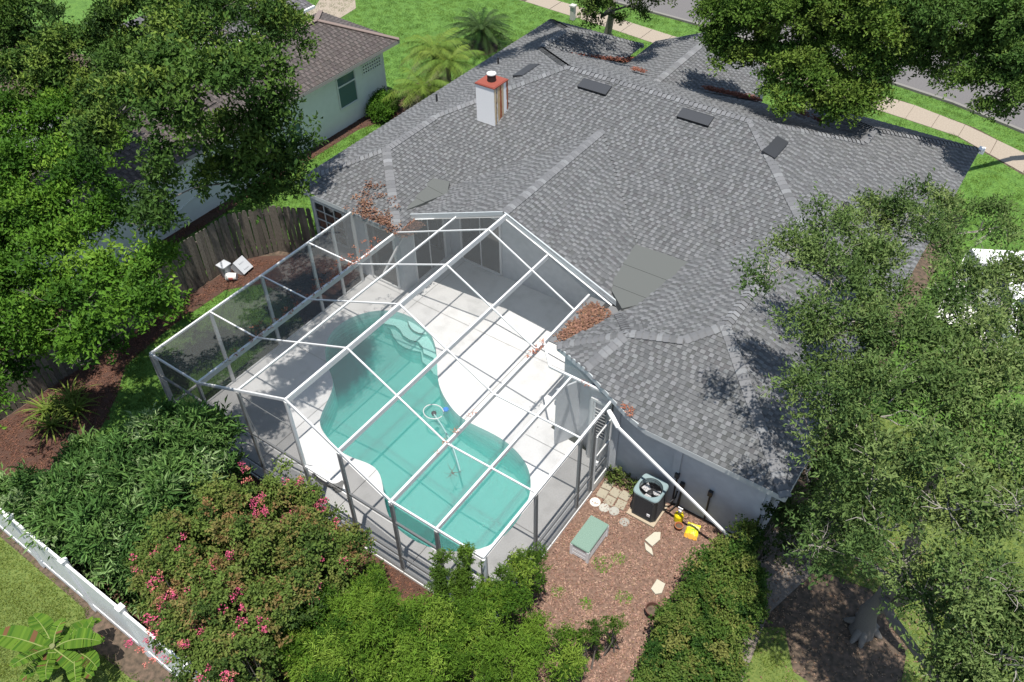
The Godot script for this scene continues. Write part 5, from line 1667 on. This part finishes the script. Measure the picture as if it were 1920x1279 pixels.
	for s in [[[[11.58, -3.72], [11.66, -4.02], [11.78, -4.1], [11.86, -3.92], [11.80, -3.66]], "pale broken stone slab lying on the mulch"], [[[11.60, -3.66], [11.82, -3.60], [11.93, -3.46], [11.72, -3.5]], "small broken piece beside the pale stone slab"], [[[12.28, -2.98], [12.48, -2.98], [12.52, -2.74], [12.42, -2.64], [12.28, -2.7]], "square stone block with worn corners on the mulch"]]:
		var pb := MB.new()
		pb.slab(v2(s[0]), GY - .02, GY + .05)
		tag(obj("stone", pb, nmat([lin(.34, .32, .25), lin(.5, .48, .4)], .4, .06, .95, 88)), s[1], "stone")
	# pots
	for p in [[12.06, -4.45, .09, .13, lin(.38, .13, .05), "small orange clay pot beside the yellow sprayer"], [12.57, -2.2, .15, .24, lin(.11, .05, .035), "dark brown plastic pot against the hedge"]]:
		var r: float = p[2]
		var hh: float = p[3]
		var T := thing("flower_pot", p[5], "pot", V(p[0], GY, p[1]))
		var pb := MB.new()
		pb.lathe(V(0, 0, 0), [Vector2(0, 0), Vector2(r * .7, 0), Vector2(r * .95, hh * .82), Vector2(r * 1.08, hh * .82), Vector2(r * 1.1, hh), Vector2(r * .95, hh), Vector2(r * .85, hh * .5)], 20)
		obj("pot", pb, mat(p[4], .8), T)
		var sb := MB.new()
		sb.lathe(V(0, hh * .55, 0), [Vector2(r * .9, 0), Vector2(0, .01)], 16)
		obj("soil", sb, M.dirt, T)
	# sprayer
	var Y := thing("garden_sprayer", "yellow plastic pump sprayer with white nozzle by the wall", "sprayer", V(11.95, GY, -4.66))
	var tb := MB.new()
	tb.lathe(V(0, 0, 0), [Vector2(0, 0), Vector2(.1, 0), Vector2(.11, .03), Vector2(.11, .2), Vector2(.08, .26), Vector2(.045, .28), Vector2(.045, .32)], 20)
	obj("tank", tb, mat(lin(.75, .6, .01), .45), Y)
	var pm := MB.new()
	pm.lathe(V(0, .32, 0), [Vector2(.04, 0), Vector2(.04, .06), Vector2(.015, .07), Vector2(.015, .14)], 12)
	pm.bar(V(-.06, .46, 0), V(.06, .46, 0), .022, .022)
	obj("pump", pm, M.vinyl, Y)
	var hs := MB.new()
	hs.tube([V(.05, .3, 0), V(.16, .36, -.05), V(.2, .2, -.12), V(.16, .06, -.2)], [.008, .008, .008, .008], 5)
	obj("hose", hs, M.black, Y)
	# bag
	var G := thing("fertiliser_bag", "crumpled yellow and green plastic bag lying by the hedge", "bag", V(12.36, GY, -4.55))
	G.rotation.y = .2
	var bb := MB.new()
	var nx := 10
	var grid := []
	for i in nx + 1:
		var row := []
		for j in nx + 1:
			var u := i / float(nx) * 2 - 1
			var v := j / float(nx) * 2 - 1
			var e := (1 - pow(absf(u), 3)) * (1 - pow(absf(v), 3))
			row.append(V(u * .15, .02 + .1 * e + rng.randf_range(-.012, .012), v * .22))
		grid.append(row)
	for i in nx:
		for j in nx:
			var col := Color(.75, .68, .03)
			if j in [2, 3] : col = Color(.8, .75, .3)
			if j >= 8: col = Color(.62, .30, .04)
			if j == 5 and i in [3, 4, 5, 6]: col = Color(.25, .45, .05)
			bb.quad(grid[i][j], grid[i][j + 1], grid[i + 1][j + 1], grid[i + 1][j], col)
	obj("film", bb, vmat(.35), G)
	# leaning plank
	var pk := MB.new()
	pk.bar(V(13.5, GY, -4.72), V(13.62, 1.0, -4.95), .1, .04)
	tag(obj("plank", pk, mat(lin(.06, .035, .02), .9)), "dark brown plank leaning at the house corner", "plank")
	# bins by the wooden fence
	var W := mat(lin(.42, .44, .47), .5)
	for p in [[-3.75, -4.85, .0, "upright pale grey lidded bin against the wooden fence"], ]:
		var T := thing("lidded_bin", p[3], "bin", V(p[0], GY, p[1]))
		var tb2 := MB.new()
		tb2.lathe(V(0, 0, 0), [Vector2(0, 0), Vector2(.15, 0), Vector2(.2, .46), Vector2(.21, .47)], 4, Color.WHITE, Basis(Vector3.UP, PI / 4))
		obj("tub", tb2, W, T)
		var l2 := MB.new()
		l2.lathe(V(0, .47, 0), [Vector2(.24, 0), Vector2(.24, .035), Vector2(.17, .06), Vector2(0, .065)], 4, Color.WHITE, Basis(Vector3.UP, PI / 4))
		obj("lid", l2, W, T)
	var T2 := thing("plastic_crate", "pale grey crate tipped against the wooden fence", "crate", V(-3.72, GY + .02, -5.32))
	T2.basis = Basis(Vector3.UP, .15) * Basis(V(0, 0, 1), -.75)
	var c2 := MB.new()
	for q in [[V(-.22, 0, -.2), V(.22, .02, .2)], [V(-.22, .02, -.2), V(-.2, .3, .2)], [V(.2, .02, -.2), V(.22, .3, .2)], [V(-.2, .02, -.2), V(.2, .3, -.18)], [V(-.2, .02, .18), V(.2, .3, .2)]]:
		c2.aab(q[0], q[1])
	obj("tub", c2, W, T2)
	var l3 := MB.new()
	l3.aab(V(-.24, .3, -.22), V(.24, .33, .22)); l3.aab(V(-.14, .33, -.1), V(-.08, .345, .1)); l3.aab(V(.08, .33, -.1), V(.14, .345, .1))
	obj("lid", l3, W, T2)
	var T3 := thing("plastic_bucket", "white bucket with red print lying on its side by the bins", "bucket", V(-3.5, GY + .13, -4.85))
	T3.basis = Basis(Vector3.UP, .6) * Basis(V(0, 0, 1), PI / 2)
	var b3 := MB.new()
	b3.lathe(V(0, -.16, 0), [Vector2(0, 0), Vector2(.11, 0), Vector2(.13, .32), Vector2(.14, .32), Vector2(.14, .29)], 20)
	obj("tub", b3, mat(lin(.7, .68, .66), .5), T3)
	var p3 := MB.new()
	for i in 4:
		p3.quad(V(.131 * cos(1.2 + i * .2), -.07, .131 * sin(1.2 + i * .2)), V(.131 * cos(1.2 + i * .2), .07, .131 * sin(1.2 + i * .2)), V(.131 * cos(1.4 + i * .2), .07, .131 * sin(1.4 + i * .2)), V(.131 * cos(1.4 + i * .2), -.07, .131 * sin(1.4 + i * .2)))
	obj("print", p3, mat(lin(.45, .12, .1), .6), T3)

# ---------------------------------------------------------------- fallen leaves, mulch chips, weeds
func chips(sd: int, n: int, r: float, l: float, w: float, y: float) -> ArrayMesh:
	rng.seed = sd
	var mb := MB.new()
	for i in n:
		var a := rng.randf() * TAU
		var at := V(cos(a), 0, sin(a)) * r * sqrt(rng.randf()) + V(0, rng.randf_range(0.004, y), 0)
		var d := V(rng.randf_range(-1, 1), rng.randf_range(-.3, .3), rng.randf_range(-1, 1)).normalized()
		var up := (Vector3.UP + rdir() * .5).normalized()
		var g := rng.randf_range(.6, 1.5)
		leaf(mb, at, d, up.cross(d).normalized(), up, l * rng.randf_range(.6, 1.3), w, Color(g, g * rng.randf_range(.85, 1.1), g * rng.randf_range(.8, 1.1)))
	return mb.mesh()

func strew(called: String, label: String, category: String, areas: Array, mesh: Mesh, pal: Array, sd: int) -> void:
	rng.seed = sd
	var xs := []
	var cs := []
	for a in areas:
		# [polygon, density, y0, slope x, slope z, ox, oz]
		var pp := v2(a[0])
		var lo := pp[0]
		var hi := pp[0]
		for q in pp:
			lo = lo.min(q); hi = hi.max(q)
		for i in int((hi.x - lo.x) * (hi.y - lo.y) * a[1]):
			var q := Vector2(rng.randf_range(lo.x, hi.x), rng.randf_range(lo.y, hi.y))
			if not Geometry2D.is_point_in_polygon(q, pp): continue
			var y: float = a[2]
			if a.size() > 3: y += a[3] * (q.x - a[5]) + a[4] * (q.y - a[6])
			xs.append(Transform3D(Basis(Vector3.UP, rng.randf() * TAU).scaled(Vector3.ONE * rng.randf_range(.7, 1.3)), V(q.x, y, q.y)))
			cs.append(pal[0].lerp(pal[1], rng.randf()))
	var o := multi(called, mesh, M.litter, xs, cs)
	tag(o, label, category)
	o.set_meta("kind", "stuff")

func litter() -> void:
	var c1 := chips(401, 14, .12, .055, .012, .02)
	var c2 := chips(402, 14, .11, .07, .017, .035)
	var c3 := chips(403, 5, .16, .05, .014, .008)
	strew("mulch_chips", "reddish bark chips over the bare yard by the storage box", "mulch", [[[[9.95, 0.0], [9.95, -4.9], [13.4, -4.9], [13.5, -4.2], [13.0, -3.0], [12.9, -1.0], [13.2, 1.5], [10, 2.5], [8.8, 0.6]], 70, GY]], c1, [Color(.22, .12, .085), Color(.40, .27, .2)], 411)
	strew("mulch_chips", "dark red bark chips along the wooden fence and shrubs", "mulch", [[[[-4.0, 4.3], [-1.6, 4.2], [-1.5, 2.6], [-1.7, 1.2], [-2.3, 0.3], [-3.1, -0.6], [-3.35, -2.4], [-3.3, -4.4], [-2.6, -5.2], [-1.4, -5.3], [-0.15, -4.6], [-0.1, -7.3], [-2.2, -7.3], [-3.95, -5.5]], 60, GY], [[[-3.3, 4.35], [-1.0, 4.25], [-0.5, 2.4], [0.7, 0.45], [0.05, 0.08], [9.85, 0.08], [9.3, 1.0], [10.0, 2.2], [9.0, 4.35]], 60, GY], [[[-7.0, 4.0], [-6.5, 4.4], [-6.5, -14.0], [-5.6, -16.0], [-7.0, -16.0]], 30, GY]], c1, [Color(.11, .05, .032), Color(.21, .10, .062)], 412)
	strew("fallen_leaves", "brown leaf litter on the ground around the oak trunk", "leaves", [[[[13.6, -6.5], [19, -7.5], [19, -2.5], [16.5, -2.2], [15.4, -2.5], [14.4, -3.6]], 26, GY], [[[14.5, 1.5], [14.9, 1.5], [14.8, -4], [14.2, -4]], 26, GY + .003]], c3, [Color(.16, .09, .05), Color(.30, .22, .15)], 413)
	var S := 5.0 / 12.0
	strew("fallen_leaves", "orange brown leaves heaped in the roof gutter behind the cage", "leaves", [[[[7.7, -7.45], [8.35, -7.5], [8.25, -6.9], [7.9, -5.85], [7.75, -5.85]], 190, 2.505]], c2, [Color(.13, .065, .042), Color(.30, .17, .11)], 414)
	strew("fallen_leaves", "orange brown leaves heaped at the lower hip by the cage corner", "leaves", [[[[0.1, -7.0], [1.7, -7.0], [1.2, -7.3], [0.7, -7.25], [0.3, -7.6], [0.05, -7.6]], 110, 2.62, 0.0, -S, 0.0, -7.0], [[[-0.2, -7.0], [1.75, -7.0], [1.6, -7.6], [0.5, -8.0], [-0.1, -8.0]], 22, 2.62, 0.0, -S, 0.0, -7.0], [[[1.2, -7.7], [2.1, -7.75], [2.1, -7.0], [1.5, -6.9]], 200, 2.56]], c2, [Color(.12, .06, .04), Color(.28, .16, .105)], 415)
	strew("fallen_leaves", "red brown leaves lying in the front roof valleys", "leaves", [[[[0.35, -17.9], [0.1, -17.6], [1.9, -19.5], [2.3, -20.6], [1.5, -20.6], [1.2, -19.3]], 200, 2.68, 0.0, S * .75, 0.0, -19.45], [[[5.6, -18.0], [6.0, -18.0], [7.3, -19.4], [6.9, -19.6]], 220, 2.68, -S * 0.1, S, 6.8, -19.45], [[[8.7, -18.6], [9.6, -18.3], [9.6, -18.0], [8.5, -19.2]], 220, 2.72, 0.0, S, 0.0, -19.45], [[[3.2, -17.9], [3.7, -17.7], [3.6, -17.5], [3.2, -17.6]], 160, 2.72, 0.0, S, 0.0, -19.45]], c2, [Color(.13, .04, .024), Color(.26, .10, .06)], 416)
	strew("fallen_leaves", "brown leaves caught along the cage gutter beams", "leaves", [[[[1.64, -0.6], [1.78, -0.6], [1.78, -7.0], [1.62, -7.0]], 60, 2.585], [[[1.3, -2.0], [1.66, -1.6], [1.66, -6.8], [1.2, -6.6]], 26, 2.56], [[[7.5, -1.2], [7.62, -1.2], [7.62, -2.8], [7.5, -2.8]], 40, 2.59], [[[7.48, -4.9], [7.64, -4.9], [7.64, -5.6], [7.48, -5.6]], 150, 2.59], [[[8.9, -5.05], [9.15, -4.95], [9.15, -4.8], [8.9, -4.9]], 60, 2.6], [[[10.1, -4.95], [10.5, -4.75], [10.5, -4.55], [10.2, -4.6]], 120, 2.72]], chips(404, 6, .06, .055, .012, .025), [Color(.25, .07, .04), Color(.42, .18, .1)], 417)
	strew("deck_debris", "dark leaf specks and twigs scattered on the white deck", "leaves", [[[[6.6, -4.4], [8.9, -4.4], [9.6, -4.9], [7.7, -6.0], [6.0, -5.0]], 7, 0.0], [[[2, -7.6], [6.5, -7.9], [6.5, -7.4], [2, -7.2]], 4, 0.0], [[[5.0, -0.2], [9, -0.2], [9.4, -1.2], [9.0, -0.6], [7, -0.5], [6, -.7], [5, -.9]], 3, 0.0]], chips(405, 2, .1, .03, .006, .006), [Color(.06, .05, .04), Color(.14, .11, .09)], 418)
	strew("floating_leaves", "few dark leaves floating on the pool water", "leaves", [[[[6.4, -2.0], [8.4, -2.0], [8.4, -3.6], [7.4, -4.1], [6.0, -4.0]], 7, -0.126], [[[3, -3], [6, -2.2], [6.5, -4], [4.6, -4.6]], 1.2, -0.126]], chips(406, 2, .06, .03, .006, .004), [Color(.05, .06, .04), Color(.12, .1, .07)], 419)
	# fallen twig in the pool
	rng.seed = 420
	var tw := MB.new()
	for i in 7:
		var a := V(6.75, -0.118, -2.75) + V(rng.randf_range(-.05, .05), 0, rng.randf_range(-.05, .05))
		var d := V(cos(i * .9), 0, sin(i * .9)) * rng.randf_range(.12, .4)
		tw.tube([a, a + d * .5 + V(.02, .004, .02), a + d], [.008, .006, .003], 4)
	tag(obj("fallen_twig", tw, mat(lin(.12, .055, .035), .9)), "small brown branched twig floating near the pool hose end", "twig")
	# weeds
	rng.seed = 421
	var k := 0
	for p in [[11.1, -2.64, .22, "bright green weed tuft in front of the storage box"], [11.34, -2.95, .16, "smaller weed tuft beside the bright green one"], [10.62, -1.52, .16, "thin weeds by the front corner of the cage"], [11.9, -2.2, .18, "sparse weeds in the middle of the bare yard"], [11.3, -1.6, .15, "faint weed patch between cage and hedge"]]:
		var mb := MB.new()
		for i in int(700 * p[2]):
			var a := rng.randf() * TAU
			var r: float = p[2] * sqrt(rng.randf())
			var at := V(p[0] + cos(a) * r, GY, p[1] + sin(a) * r)
			var s := V(rng.randf_range(-1, 1), 0, rng.randf_range(-1, 1)).normalized() * .008
			mb.tri(at - s, at + s, at + V(rng.randf_range(-.07, .07), rng.randf_range(.03, .08), rng.randf_range(-.07, .07)), Color(.08, .26, .015).lerp(Color(.18, .34, .04), rng.randf()))
		tag(obj("weed_patch", mb, M.leaf), p[3], "weeds")
	var hed := [clump(19, 20, 0.1, 0.045, 0.014)]
	shrub("weed_shrub", "low straggling weeds between pavers and house wall", "weeds", [[10.2, .08, -4.85, .22], [10.6, .1, -4.8, .22]], 700, hed, M.leaf, [Color(.06, .10, .02), Color(.14, .18, .05)], 431)
